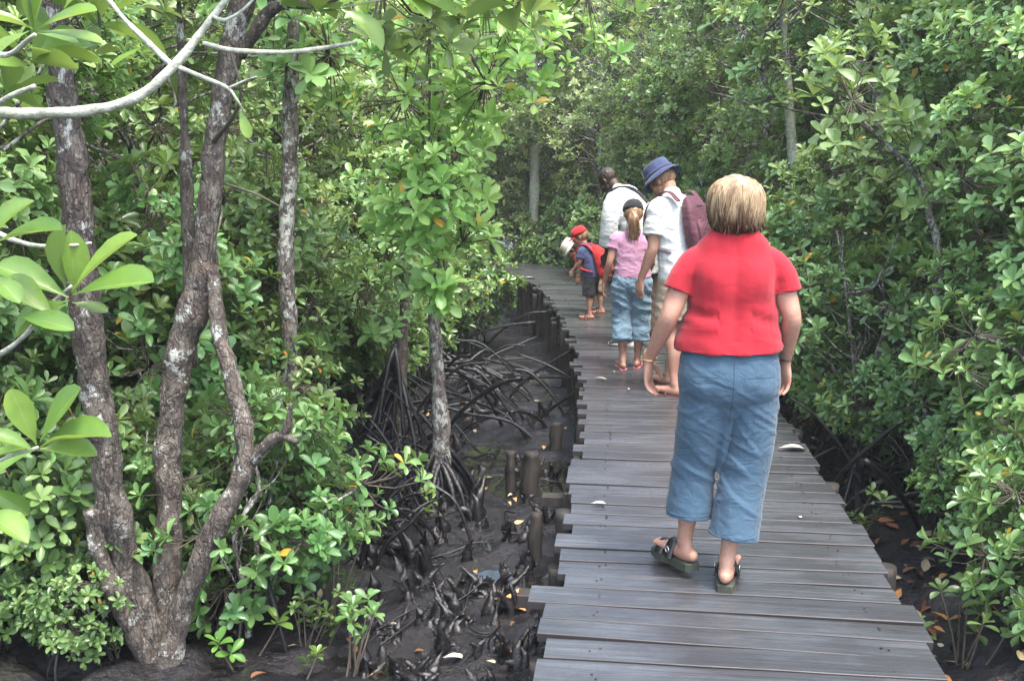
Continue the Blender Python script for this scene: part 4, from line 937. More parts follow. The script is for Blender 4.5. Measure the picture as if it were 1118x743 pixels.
def limb(mb, pts, rads, side=(1, 0, 0)): loft(mb, pts, [(r, r * 1.0) if np.isscalar(r) else r for r in rads], side=side, seg=18)
def arm(mb, sh, el, wr, r, hd, hn, hs_, k=1.0, curl=22):
    sh, el, wr = Vector(sh), Vector(el), Vector(wr)
    L = lambda a, b, t: a + (b - a) * t
    limb(mb, [sh + (el - sh) * .06, L(sh, el, .35), L(sh, el, .75), el, L(el, wr, .22), L(el, wr, .6), L(el, wr, .88), wr], [r * .92, r * 1.02, r * .92, r * .80, r * .84, r * .68, r * .52, (r * .50, r * .44)])
    hand(mb, wr, hd, hn, hs_, k, curl)
def leg(mb, hip, kn, an, r, toe, k=1.0, heel=0.0):
    hip, kn, an = Vector(hip), Vector(kn), Vector(an); L = lambda a, b, t: a + (b - a) * t
    back = Vector((0, -.018 * k, 0))
    limb(mb, [hip, L(hip, kn, .35), L(hip, kn, .75), kn, L(kn, an, .25) + back, L(kn, an, .45) + back, L(kn, an, .75), L(kn, an, .92), an], [r, r * .95, r * .72, r * .60, r * .62, r * .60, r * .42, r * .36, r * .37])
    t = Vector((toe[0], toe[1], toe[2] if len(toe) > 2 else 0)).normalized(); up = Vector((0, 0, 1)); sd_ = t.cross(up).normalized(); upn = sd_.cross(t)
    f0 = an - upn * .045 * k
    loft(mb, [f0 - t * .05 * k, f0 - t * .02 * k, f0 + t * .03 * k, f0 + t * .10 * k, f0 + t * .15 * k, f0 + t * .17 * k],
         [(.024 * k, .026 * k), (.031 * k, .034 * k), (.032 * k, .036 * k), (.041 * k, .022 * k), (.044 * k, .014 * k), (.040 * k, .011 * k)], side=tuple(sd_), seg=16)
    loft(mb, [an, f0 - t * .012 * k], [(.028 * k, .034 * k), (.028 * k, .036 * k)], side=tuple(sd_))
    for i in range(5):
        o = sd_ * (.036 - .0175 * i) * k
        loft(mb, [f0 + t * .15 * k + o - upn * .003, f0 + t * (.185 - .006 * i + (.006 if i == 0 else 0)) * k + o * 1.02 - upn * .006 * k], [(.0085 * k,) * 2, (.0085 * k if i else .011 * k, .008 * k)], side=tuple(sd_), seg=8, sub=2)
    return f0, t, sd_, upn
def head_rot(yaw=0, pitch=0, tilt=0): return Matrix.Rotation(R(yaw), 3, 'Z') @ Matrix.Rotation(-R(pitch), 3, 'X') @ Matrix.Rotation(R(tilt), 3, 'Y')
def head(mb, c, rot, k=1.0, neck_from=None, nr=.052):
    c = Vector(c); q = lambda x, y, z: c + rot @ (Vector((x, y, z)) * k)
    def el(p, r, extra=None): ellipsoid(mb, q(*p), tuple(x * k for x in r), rot if extra is None else rot @ extra)
    el((0, -.012, .028), (.074, .094, .088)); el((0, .028, -.028), (.060, .066, .080)); el((0, .066, -.088), (.028, .026, .022))
    el((0, .080, .028), (.048, .014, .012)); el((0, .090, -.052), (.024, .010, .006)); el((0, .088, -.062), (.020, .010, .006))
    loft(mb, [q(0, .088, .014), q(0, .104, -.010), q(0, .112, -.024)], [(.008 * k, .008 * k), (.010 * k, .010 * k), (.014 * k, .011 * k)], side=tuple(rot @ Vector((1, 0, 0))), seg=10)
    for sgn in (-1, 1):
        el((sgn * .030, .084, .006), (.014, .010, .009)); el((sgn * .078, -.006, -.006), (.009, .019, .030), Matrix.Rotation(sgn * .35, 3, 'Z')); el((sgn * .042, .058, -.022), (.020, .020, .022))
    if neck_from is not None:
        nf = Vector(neck_from); e = q(0, -.02, -.04)
        loft(mb, [nf, nf + (e - nf) * .5, e], [(nr * 1.25, nr * 1.15), (nr, nr), (nr, nr * 1.05)], side=tuple(rot @ Vector((1, 0, 0))))
def paint_face(me, c, rot, k=1.0):
    co = get_co(me); a = np.zeros(len(co), np.float32)
    for sgn in (-1, 1):
        e = np.array(Vector(c) + rot @ (Vector((sgn * .030, .094, .007)) * k)); a = np.maximum(a, np.clip(1.4 - np.linalg.norm(co - e, axis=1) / (.009 * k), 0, 1))
    at = me.attributes.new('paint', 'FLOAT', 'POINT'); at.data.foreach_set('value', a)
def folds(me, A=.006, fx=7, fz=13, rid=True, seed=0, zfade=None):
    def fn(x, y, z):
        v = noise.noise(Vector((x * fx + seed, y * fx, z * fz + x * 5))); v2 = noise.noise(Vector((x * 2.3 * fx, y * 2.3 * fx, z * 1.2 * fz + seed + 4)))
        f = (1 - abs(v) * 2.4) * .8 + v2 * .5 if rid else v + v2 * .4
        return A * f * (1 if zfade is None else min(1, max(.15, zfade(z))))
    wrinkle(me, fn)
class Person:
    def __init__(s, loc, rz, label, voxel=.006, S=1.0):
        s.root = empty('person', loc, label, 'person', rz=R(rz)); s.root.scale = (S, S, S); s.vox = voxel
    def body(s, build, mat, face=None):
        m = MB(); build(m); me = fuse(m, 'body', s.vox, 2, .5)
        if face: paint_face(me, *face)
        else: me.attributes.new('paint', 'FLOAT', 'POINT')
        return link('body', me, s.root, mat)
    def cloth(s, name, build, mat, vox=None, A=.005, smooth=4, parent=None, label=None, **kw):
        m = MB(); build(m); me = fuse(m, name, vox or s.vox, smooth, .5)
        if A: folds(me, A, **kw)
        o = link(name, me, parent or s.root, mat)
        if label: o['label'] = label
        return o
    def solid(s, name, m, mat, parent=None, smooth=True, label=None):
        o = link(name, m.mesh(name, smooth=smooth), parent or s.root, mat)
        if label: o['label'] = label
        return o
    def sandal(s, f, k=1.0, th=.034, mat_sole='sole', mat_strap='strap', buckle=True, slide=True, name='sandal'):
        f0, t, sd_, up = f; m = MB(); b = f0 - up * (.030 * k + th * .5)
        outline = [(-.062, .026), (-.05, .034), (-.01, .036), (.04, .036), (.10, .045), (.15, .046), (.185, .036), (.200, .016)]
        pts = [(a, wv) for a, wv in outline] + [(a, -wv) for a, wv in outline[::-1]]
        ringv = []; n = len(pts)
        for h, sc in ((-.5, .93), (-.42, 1.0), (.40, 1.0), (.5, .96)):
            for a, wv in pts: ringv.append(tuple(b + t * (.06 + (a - .06) * sc) * k + sd_ * wv * sc * k + up * h * th))
        fc = [tuple(range(n - 1, -1, -1)), tuple(range(3 * n, 4 * n))] + [(i * n + j, i * n + (j + 1) % n, (i + 1) * n + (j + 1) % n, (i + 1) * n + j) for i in range(3) for j in range(n)]
        m.add(ringv, fc); so_ = s.solid(name, m, mat_sole, smooth=False)
        def band(a, wd, hh, mt, nm, thick=.0035):
            mm = MB(); top = []
            K = 14
            for e in (-1, 1):
                for i in range(K + 1):
                    u = -1 + 2 * i / K; z = hh * (1 - abs(u) ** 2.6)
                    for q in (0, 1): top.append(tuple(b + up * (th * .35) + t * (a + e * wd) * k + sd_ * (u * (.047 + q * thick)) * k + up * (z + q * thick) * k))
            n2 = (K + 1) * 2; fcs = []
            for i in range(K):
                a0, a1 = i * 2, i * 2 + 2
                fcs += [(a0 + 1, a1 + 1, n2 + a1 + 1, n2 + a0 + 1), (a0, n2 + a0, n2 + a1, a1), (a0, a1, a1 + 1, a0 + 1), (n2 + a0, n2 + a0 + 1, n2 + a1 + 1, n2 + a1)]
            mm.add(top, fcs); return s.solid(nm, mm, mt, so_)
        if slide:
            band(.055, .026, .072, mat_strap, 'strap'); band(.12, .024, .052, mat_strap, 'strap')
            if buckle:
                mm = MB(); 
                for sg in (-1, 1):
                    c = b + up * (.05 * k) + t * .055 * k + sd_ * sg * .048 * k
                    tube(mm, [c + t * .011 * math.cos(a) + up * .013 * math.sin(a) for a in np.linspace(0, 6.28, 10)], .003, 6, 1)
                s.solid('buckle', mm, 'metal', so_)
        else:
            for sg in (-1, 1):
                mm = MB(); tube(mm, [b + up * th * .5 + t * .13 * k + sd_ * .012 * k, b + up * (.035 * k + th * .5) + t * .09 * k + sd_ * (.012 + sg * .024) * k, b + up * th * .4 + t * .045 * k + sd_ * sg * .037 * k], .005 * k, 6, 5)
                s.solid('strap', mm, mat_strap, so_)
        return so_

def place_px(px, Y): return P(px, 400, Y).x

# --- woman in the red shirt -------------------------------------------------
wx = place_px(796, 3.76)
W_ = Person((wx, 3.76, 0), -5.0, 'woman with short blonde hair in a red t-shirt and blue cropped trousers walking away', .0038)
feet = []
def wb(m):
    loft(m, [(0, 0, .80), (0, 0, .88), (0, .0, 1.0), (0, 0, 1.12), (0, 0, 1.24), (0, 0, 1.32), (0, 0, 1.38)], [(.12, .09), (.158, .105), (.14, .09), (.145, .09), (.155, .10), (.14, .08), (.07, .06)])
    head(m, (0, .015, 1.512), head_rot(2, 8, -3), .86, (0, -.005, 1.36), .052)
    arm(m, (-.160, 0, 1.300), (-.235, -.040, 1.085), (-.305, .075, .890), .044, (.02, .10, -1), (.85, -.35, 0), (.30, 1, .0), .98, 24)
    arm(m, (.160, 0, 1.300), (.220, -.040, 1.085), (.228, .090, .890), .044, (-.02, .12, -1), (-.75, -.55, 0), (-.45, 1, .0), .98, 30)
    feet.append(leg(m, (.085, 0, .84), (.072, .025, .48), (.015, -.035, .108), .086, (.20, 1, 0), 1.0))
    feet.append(leg(m, (-.088, 0, .84), (-.112, .06, .49), (-.140, .085, .140), .086, (-.62, 1, -.05), 1.0))
W_.body(wb, 'skin', ((0, .015, 1.512), head_rot(2, 8, -3), .86))
def wshirt(m):
    loft(m, [(-.003, .0, .955), (-.003, 0, .985), (0, 0, 1.05), (0, 0, 1.12), (0, 0, 1.20), (0, -.004, 1.275), (0, -.008, 1.325), (0, -.012, 1.362), (0, -.012, 1.395), (0, -.010, 1.415)],
         [(.203, .152), (.200, .148), (.185, .132), (.169, .125), (.176, .128), (.175, .118), (.150, .100), (.128, .088), (.100, .076), (.066, .060)], seg=28, power=2.2, flat='ab')
    for sg, e in ((-1, (-.205, -.020, 1.178)), (1, (.196, -.020, 1.178))):
        loft(m, [(sg * .11, -.004, 1.312), (sg * .150, -.004, 1.285), (sg * .178, -.012, 1.24), e], [(.045, .060), (.052, .064), (.056, .066), (.060, .066)], seg=20, flat='b')
def wsf(x, y, z): 
    v = noise.noise(Vector((x * 5, y * 5, z * 7))); low = max(0, min(1, (1.2 - z) / .2))
    hemf = .004 * math.sin(x * 42 + 2 * math.sin(x * 9)) * max(0, 1 - abs(z - .97) / .06)
    arm = math.exp(-((abs(x) - .165) / .035) ** 2) * math.exp(-((z - 1.20) / .07) ** 2)
    cr = .005 * (1 - min(1, abs(noise.noise(Vector((x * 3.0 + z * 3, y * 3, z * 8 + 2)))) * 4)) * (.25 + low)
    bl = .010 * math.exp(-((abs(x) - .085) / .045) ** 2 - ((z - 1.24) / .06) ** 2) * (y < 0) - .005 * math.exp(-(x / .018) ** 2) * (y < 0) * (z > 1.0)
    roll = .006 * math.sin(z * 62 + x * 10 + 2.5 * v) * math.exp(-((z - 1.08) / .05) ** 2) * (abs(x) > .06)
    return .004 * v + hemf + cr + bl + roll - .010 * arm - .009 * math.exp(-(x / .035) ** 2) * max(0, 1 - abs(z - 1.08) / .2) * (y < 0)
sh = W_.cloth('t_shirt', wshirt, 'red', .005, 0, 4); wrinkle(sh.data, wsf)
def ring_collar(m, c, rx, ry, r, tilt=.25):
    tube(m, [(c[0] + rx * math.cos(a), c[1] + ry * math.sin(a), c[2] + tilt * ry * -math.sin(a)) for a in np.linspace(0, 2 * math.pi, 25)], r, 7, 1)
m = MB(); ring_collar(m, (0, -.010, 1.416), .061, .057, .005, .25); W_.solid('collar', m, 'red', sh)
def wtrA(m):
    loft(m, [(0, 0, .76), (0, -.004, .80), (0, -.006, .86), (0, -.004, .92), (0, 0, .965)], [(.175, .105), (.194, .136), (.198, .145), (.190, .137), (.180, .128)], seg=28, power=2.3, flat='b')
    ellipsoid(m, (-.088, -.055, .835), (.092, .084, .105)); ellipsoid(m, (.088, -.055, .835), (.092, .084, .105))
    loft(m, [(0, 0, .80), (0, .01, .68), (-.012, .02, .56), (-.022, .025, .47)], [(.06, .10), (.045, .085), (.030, .07), (.014, .04)], seg=16)
    loft(m, [(-.090, -.002, .84), (-.094, .012, .70), (-.108, .040, .57), (-.117, .060, .46), (-.124, .064, .36), (-.128, .058, .262)], [(.103, .123), (.101, .113), (.093, .103), (.089, .097), (.093, .099), (.099, .102)], seg=24, flat='b')
def wtrB(m):
    loft(m, [(.088, -.002, .86), (.092, .004, .76), (.092, .006, .68), (.092, .010, .57), (.076, .010, .45), (.056, -.006, .32), (.038, -.026, .205)], [(.098, .118), (.102, .118), (.101, .113), (.098, .104), (.095, .098), (.097, .099), (.100, .101)], seg=24, flat='b')
def wtf(x, y, z):
    kn = math.exp(-((z - .47) / .12) ** 2); seat = math.exp(-((z - .74) / .07) ** 2) * (y < .02); hem = max(0, 1 - (z - .2) / .25)
    r1 = 1 - min(1, abs(noise.noise(Vector((x * 3, y * 3 + z * 2, z * 13 + x * 9)))) * 4.5)
    r2 = 1 - min(1, abs(noise.noise(Vector((x * 9, y * 9, z * 2.2 + 5)))) * 4)
    r3 = 1 - min(1, abs(noise.noise(Vector((x * 4 + 2, y * 4, (z + abs(x) * .7) * 15)))) * 4.5)
    return .007 * r1 * (kn + .3) + .006 * r2 * hem + .006 * r3 * seat + .004 * noise.noise(Vector((x * 6, y * 6, z * 6))) - .004
tr_ = W_.cloth('trousers', wtrA, 'blue', .0055, 0, 4); m = MB(); wtrB(m); me2 = fuse(m, 'leg_b', .0055, 4)
bm_ = bmesh.new(); bm_.from_mesh(tr_.data); bm_.from_mesh(me2); bm_.to_mesh(tr_.data); bm_.free(); bpy.data.meshes.remove(me2)
tr_.data.polygons.foreach_set('use_smooth', np.ones(len(tr_.data.polygons), bool)); wrinkle(tr_.data, wtf)
def hem_line(parent, c, rx, ry, r, mat, slope=0.0):
    mm = MB(); tube(mm, [(c[0] + rx * math.cos(a), c[1] + ry * math.sin(a), c[2] + slope * math.sin(a)) for a in np.linspace(0, 2 * math.pi, 33)], r, 5, 1); W_.solid('hem', mm, mat, parent)
hem_line(tr_, (.040, -.024, .232), .0965, .0975, .0022, 'blue'); hem_line(tr_, (-.127, .059, .288), .0950, .0985, .0022, 'blue')


for f in feet: W_.sandal(f, 1.0, .036)
# hair: a shaped base with combed strands over it
HR = [(.0, -.034, 1.412, .066, .058), (0, -.032, 1.436, .094, .082), (0, -.022, 1.475, .106, .096), (0, -.014, 1.505, .112, .106), (0, -.010, 1.545, .109, .108), (0, -.008, 1.582, .090, .094), (0, -.006, 1.602, .062, .068), (0, -.006, 1.611, .036, .042)]
HR = [(h[0], h[1], 1.495 + (h[2] - 1.50) * (1.06 if h[2] < 1.5 else .99), h[3] * .885, h[4] * .92) for h in HR]
def whair(m):
    loft(m, [h[:3] for h in HR], [(h[3], h[4]) for h in HR], seg=32, flat='b'); ellipsoid(m, (0, -.010, 1.552), (.082, .092, .060))
def hair_strands(rows, n, seed, r=.0016, front_gap=55, flip=.012, drop=.0):
    """thin combed locks from the crown down over the base"""
    rg = np.random.default_rng(seed); Hq = crom(rows, 6)[::-1]; m = MB()
    for j in range(n):
        a0 = rg.uniform(R(-90 - 180 + front_gap), R(90 - front_gap)); bun = .05 * math.sin(a0 * 9) + .03 * math.sin(a0 * 23); end = len(Hq) - 1 - int(rg.integers(0, 7)); pts = []
        off = rg.uniform(.0, .007); ph = rg.uniform(0, 6.28); sw = rg.normal(0, .14); st = int(rg.integers(0, 16))
        for i in range(st, end, 3):
            q = Hq[i]; t = i / len(Hq); a = a0 + bun + sw * t * 1.6 + .05 * math.sin(ph + t * 6) + .3 * (1 - t) ** 2; k = 1 + (off + .004 * math.sin(a0 * 7 + 1)) / q[3] * min(1, i / 5)
            dz = -flip * max(0, t - .85) * 6
            pts.append((q[0] + q[3] * k * math.cos(a), q[1] + q[4] * k * math.sin(a), q[2] + dz - off * .3))
        if len(pts) > 3: tube(m, pts, [r * .8] + [r * rg.uniform(.8, 1.5)] * (len(pts) - 2) + [r * .3], 4, 1, rnd=rg.uniform(0, 1))
    return m
hb = W_.cloth('hair', whair, 'hair_blonde', .006, .006, 3, fx=20, fz=3)
mm = hair_strands(HR, 1100, 5, .0016)
rg = np.random.default_rng(12)
for j in range(90):     # stray hairs and flicked ends
    a = rg.uniform(R(-200), R(20)); z0 = rg.uniform(1.45, 1.60); q = crom(HR, 6); i0 = int(np.argmin(abs(q[:, 2] - z0))); q = q[i0]
    p0 = np.array([q[0] + q[3] * math.cos(a), q[1] + q[4] * math.sin(a), z0]); o = np.array([math.cos(a), math.sin(a), 0]); L = rg.uniform(.02, .05)
    tube(mm, [p0, p0 + o * L * .25 - np.array([0, 0, L * .7]), p0 + o * L * rg.uniform(.3, .7) - np.array([0, 0, L * 1.4]) + rg.normal(0, .006, 3)], [.0012, .0012, .0004], 4, 3, rnd=rg.uniform(0, 1))
for j in range(30):     # ends turned outward at the nape
    a = rg.uniform(R(-190), R(10)); p0 = np.array([.084 * math.cos(a), -.032 + .076 * math.sin(a), 1.447 + rg.normal(0, .008)]); o = np.array([math.cos(a), math.sin(a), 0])
    tube(mm, [p0, p0 + o * .004 - np.array([0, 0, .018]), p0 + o * rg.uniform(.006, .020) - np.array([0, 0, rg.uniform(.03, .045)])], [.0022, .002, .0005], 5, 3, rnd=rg.uniform(0, 1))
W_.solid('locks', mm, 'hair_blonde', hb)
m = MB(); wr = Vector((-.303, .071, .900)); tube(m, [wr + Vector((.031 * math.cos(a), .029 * math.sin(a), .006 * math.sin(a))) for a in np.linspace(0, 6.283, 21)], .0028, 6, 1); W_.solid('bracelet', m, 'gold')
m = MB(); wr = Vector((.228, .081, .905)); tube(m, [wr + Vector((.030 * math.cos(a), .028 * math.sin(a), .005 * math.sin(a))) for a in np.linspace(0, 6.283, 21)], .0028, 6, 1); W_.solid('bracelet', m, 'strap')

# --- hats --------------------------------------------------------------------
def hat_frame(m, c, rot, k):
    c = Vector(c); return lambda x, y, z: tuple(c + rot @ (Vector((x, y, z)) * k))
def revolve(m, prof, q, seg=36, sx=1.0, sy=1.15, wob=0.0, yo=-.008):
    v = []
    for (r, z) in prof:
        for j in range(seg):
            a = 2 * math.pi * j / seg; ww = wob * math.sin(3 * a + 1) * max(0, r - .09) * 10
            v.append(q(r * sx * math.cos(a), yo + r * sy * math.sin(a), z + ww))
    f = [(i * seg + j, i * seg + (j + 1) % seg, (i + 1) * seg + (j + 1) % seg, (i + 1) * seg + j) for i in range(len(prof) - 1) for j in range(seg)]
    m.add(v, f)
def bucket_hat(P_, c, rot, k, mat):
    m = MB(); q = hat_frame(m, c, rot, k)
    revolve(m, [(.001, .142), (.04, .142), (.075, .134), (.083, .122), (.086, .09), (.091, .055), (.093, .045), (.089, .045), (.082, .09), (.078, .118), (.04, .136), (.001, .138)], q)
    h = P_.solid('hat', m, mat); m = MB(); revolve(m, [(.0935, .050), (.110, .040), (.121, .026), (.130, .012), (.129, .009), (.118, .022), (.106, .036), (.0935, .044)], q, wob=.012); P_.solid('brim', m, mat, h)
    m = MB(); revolve(m, [(.0945, .058), (.0935, .074), (.0915, .075), (.092, .058)], q); P_.solid('hat_band', m, mat, h)
def cap(P_, c, rot, k, mat, peak=True):
    m = MB(); q = hat_frame(m, c, rot, k)
    revolve(m, [(.001, .124), (.025, .122), (.055, .110), (.076, .085), (.086, .052), (.088, .024), (.084, .024), (.081, .052), (.070, .085), (.05, .105), (.001, .118)], q)
    h = P_.solid('cap', m, mat); m = MB(); ellipsoid(m, q(0, -.008, .124), (.008 * k, .008 * k, .005 * k)); P_.solid('button', m, mat, h)
    m = MB(); v = []; n = 15
    for t_, z_ in ((0, .004), (1, .004), (1, 0), (0, 0)):
        for i in range(n):
            a = R(28 + 124 * i / (n - 1)); r0 = .084 + .0 * t_; ln = .075 * math.sin(math.pi * i / (n - 1)) ** .6 * t_
            v.append(q(r0 * math.cos(a), -.008 + r0 * 1.15 * math.sin(a) + ln, .026 + z_ - .016 * t_ - .018 * (math.cos(a)) ** 2 * t_))
    m.add(v, [(g_ * n + i, g_ * n + i + 1, ((g_ + 1) % 4) * n + i + 1, ((g_ + 1) % 4) * n + i) for g_ in range(4) for i in range(n - 1)]); P_.solid('peak', m, mat, h)

def rucksack(label, name, P_, c, rot, hw, hd, hh, mat, sh_pts, mat2=None):
    """a bag worn on the back: a thing of its own, placed in the wearer's frame"""
    M = P_.root.matrix_basis.copy(); o = empty(name, (0, 0, 0), label, 'backpack')
    o.location = P_.root.location; o.rotation_euler = P_.root.rotation_euler; o.scale = P_.root.scale
    c = Vector(c); q = lambda x, y, z: c + rot @ Vector((x, y, z)); sd_ = tuple(rot @ Vector((1, 0, 0)))
    m = MB(); loft(m, [q(0, 0, -hh), q(0, -.01, -hh * .6), q(0, -.012, 0), q(0, -.005, hh * .6), q(0, .015, hh)], [(hw * .92, hd * .9), (hw, hd * 1.1), (hw, hd), (hw * .92, hd * .85), (hw * .62, hd * .55)], side=sd_, seg=28, power=3.4)
    me = fuse(m, 'bag', .008, 5); folds(me, .004, 9, 9); link('bag', me, o, mat)
    m = MB(); loft(m, [q(0, -hd * 1.05, -hh * .72), q(0, -hd * 1.12, -hh * .3), q(0, -hd * 1.0, hh * .05)], [(hw * .72, .03), (hw * .74, .036), (hw * .66, .02)], side=sd_, seg=24, power=3.6)
    me = fuse(m, 'pocket', .007, 3); link('pocket', me, o, mat2 or mat)
    for pts in sh_pts:
        m = MB(); loft(m, [Vector(p) for p in pts], [(.026, .007)] * len(pts), side=sd_, seg=12); link('strap', m.mesh('strap'), o, mat)
    m = MB(); tube(m, [q(-.03, .02, hh * 1.0), q(-.022, .02, hh * 1.16), q(.022, .02, hh * 1.16), q(.03, .02, hh * 1.0)], .007, 7, 5); link('handle', m.mesh('handle'), o, mat)
    m = MB(); tube(m, [q(-hw * .85, -hd * .4, hh * .45), q(-hw * .5, -hd * .80, hh * .62), q(0, -hd * .92, hh * .68), q(hw * .5, -hd * .80, hh * .62), q(hw * .85, -hd * .4, hh * .45)], .004, 6, 5); link('zip', m.mesh('zip'), o, 'black')
    return o

# --- man with navy hat and maroon backpack -----------------------------------
mx = place_px(743, 7.15)
M_ = Person((mx, 7.15, 0), 38, 'man in a navy bucket hat and white t-shirt looking down to his left')
hr = head_rot(12, 38, 0); hc = (0, .225, 1.530); feet = []
def mbdy(m):
    loft(m, [(0, 0, .84), (0, 0, .95), (0, .03, 1.10), (0, .075, 1.25), (0, .115, 1.36), (0, .14, 1.42)], [(.15, .11), (.165, .115), (.155, .11), (.18, .12), (.16, .10), (.07, .06)])
    head(m, hc, hr, 1.02, (0, .13, 1.40), .056)
    arm(m, (-.185, .10, 1.36), (-.225, .09, 1.07), (-.235, .19, .84), .050, (.0, .18, -1), (.9, 0, 0), (.1, 1, 0), 1.05)
    arm(m, (.185, .10, 1.36), (.235, .10, 1.07), (.20, .24, .86), .050, (.0, .3, -1), (-.9, 0, 0), (-.1, 1, 0), 1.05)
    feet.append(leg(m, (-.095, 0, .90), (-.105, .02, .49), (-.12, -.06, .090), .090, (-.15, 1, 0), 1.08))
    feet.append(leg(m, (.095, 0, .90), (.11, .10, .50), (.10, .22, .090), .090, (.1, 1, 0), 1.08))
M_.body(mbdy, 'skin', (hc, hr, 1.02))
def msh(m):
    loft(m, [(0, .0, .84), (0, .0, .90), (0, .02, 1.02), (0, .05, 1.15), (0, .085, 1.27), (0, .11, 1.36), (0, .13, 1.41), (0, .137, 1.435)], [(.195, .15), (.195, .15), (.19, .145), (.195, .145), (.198, .135), (.175, .11), (.105, .08), (.068, .062)], seg=26, power=2.2, flat='a')
    for sg in (-1, 1): loft(m, [(sg * .13, .105, 1.365), (sg * .178, .10, 1.335), (sg * .205, .096, 1.24), (sg * .218, .093, 1.16)], [(.064, .072), (.070, .076), (.068, .074), (.072, .078)], seg=20, flat='b')
M_.cloth('t_shirt', msh, 'white', .007, .006, 3)
def msho(m):
    loft(m, [(0, 0, .86), (0, 0, .98)], [(.185, .14), (.17, .125)], seg=24)
    for sg, ky in ((-1, .015), (1, .08)): loft(m, [(sg * .09, 0, .88), (sg * .10, ky * .5, .70), (sg * .108, ky, .56)], [(.10, .125), (.105, .115), (.108, .118)], seg=22, flat='b')
M_.cloth('shorts', msho, 'khaki', .008, .007, 3)
bucket_hat(M_, hc, hr, 1.08, 'navy')
def mhair(m): c = Vector(hc); ellipsoid(m, c + hr @ Vector((0, -.020, .018)), (.081, .096, .080), hr)
M_.cloth('hair', mhair, 'hair_lbrown', .006, .002, 2)
for f in feet: M_.sandal(f, 1.08, .022, 'brownleather', 'brownleather', slide=False, name='flip_flop')
br = Matrix.Rotation(-R(17), 3, 'X')
rucksack('maroon backpack worn by the man in the navy bucket hat', 'backpack', M_, (-.01, -.125, 1.235), br, .12, .062, .18, 'maroon',
         [[(sg * .11, -.035, 1.40), (sg * .12, .05, 1.462), (sg * .125, .15, 1.435), (sg * .14, .235, 1.33), (sg * .155, .235, 1.20), (sg * .185, .13, 1.08), (sg * .17, -.03, 1.04)] for sg in (-1, 1)])

# --- dark skinned man in the long white shirt ---------------------------------
gx_ = place_px(697, 9.05)
G_ = Person((gx_, 9.05, 0), 52, 'man with dark skin and long white shirt bending to the left')
hr = head_rot(0, 48, 0); hc = (0, .36, 1.500); feet = []
def gb(m):
    loft(m, [(0, 0, .84), (0, 0, .95), (0, .04, 1.10), (0, .12, 1.26), (0, .20, 1.37), (0, .25, 1.41)], [(.15, .11), (.165, .115), (.155, .11), (.18, .12), (.16, .10), (.07, .06)])
    head(m, hc, hr, 1.0, (0, .24, 1.40), .054)
    arm(m, (-.19, .19, 1.34), (-.215, .20, 1.08), (-.185, .25, .85), .046, (.05, .3, -1), (.9, 0, 0), (.1, 1, 0), 1.05)
    arm(m, (.19, .19, 1.34), (.215, .20, 1.08), (.185, .25, .85), .046, (-.05, .3, -1), (-.9, 0, 0), (-.1, 1, 0), 1.05)
    feet.append(leg(m, (-.095, 0, .90), (-.105, .03, .49), (-.11, .04, .085), .088, (-.1, 1, 0), 1.08))
    feet.append(leg(m, (.095, 0, .90), (.105, .0, .49), (.11, -.06, .085), .088, (.1, 1, 0), 1.08))
G_.body(gb, 'skin_dark', (hc, hr, 1.0))
def gs(m):
    loft(m, [(0, .01, .70), (0, .0, .80), (0, .0, .95), (0, .035, 1.10), (0, .115, 1.26), (0, .19, 1.37), (0, .235, 1.41), (0, .25, 1.425)], [(.205, .165), (.20, .16), (.195, .15), (.195, .145), (.20, .14), (.18, .11), (.11, .08), (.070, .062)], seg=26, power=2.2, flat='a')
    for sg in (-1, 1): loft(m, [(sg * .13, .185, 1.345), (sg * .19, .19, 1.33), (sg * .218, .195, 1.20), (sg * .220, .205, 1.08), (sg * .198, .235, .93)], [(.065, .07), (.074, .078), (.074, .082), (.074, .080), (.074, .080)], seg=20, flat='b')
G_.cloth('shirt', gs, 'white', .008, .006, 3, seed=3)
def gt(m):
    loft(m, [(0, 0, .84), (0, 0, .98)], [(.175, .13), (.165, .12)], seg=24)
    for sg, ky in ((-1, .04), (1, -.04)): loft(m, [(sg * .09, 0, .86), (sg * .105, ky * .4, .5), (sg * .11, ky, .12)], [(.098, .12), (.085, .09), (.075, .080)], seg=22, flat='b')
G_.cloth('trousers', gt, 'brown_cloth', .008, .006, 3)
def gh(m): c = Vector(hc); ellipsoid(m, c + hr @ Vector((0, -.018, .034)), (.080, .098, .090), hr)
G_.cloth('hair', gh, 'hair_dark', .006, .003, 2, fx=60, fz=60, rid=False)
for f in feet:
    f0, t, sd_, up = f; m = MB(); b = f0 + up * -.012
    loft(m, [b - t * .06, b - t * .02, b + t * .05, b + t * .13, b + t * .19], [(.034, .040), (.040, .046), (.041, .042), (.046, .028), (.036, .018)], side=tuple(sd_), seg=18)
    me = fuse(m, 'shoe', .006, 2); sh_ = link('shoe', me, G_.root, 'white'); m = MB(); loft(m, [b - t * .07 - up * .03, b + t * .05 - up * .032, b + t * .20 - up * .03], [(.036, .010), (.043, .010), (.036, .010)], side=tuple(sd_), seg=18, power=3); link('sole', m.mesh('sole'), sh_, 'black')
rucksack('small dark shoulder bag at the back of the man in the long white shirt', 'shoulder_bag', G_, (.10, -.205, 1.16), Matrix.Rotation(-R(22), 3, 'X'), .115, .06, .12, 'black', [[(.06, -.02, 1.32), (-.02, .08, 1.44), (-.10, .20, 1.45), (-.14, .31, 1.35), (-.12, .28, 1.15)]])['category'] = 'bag'

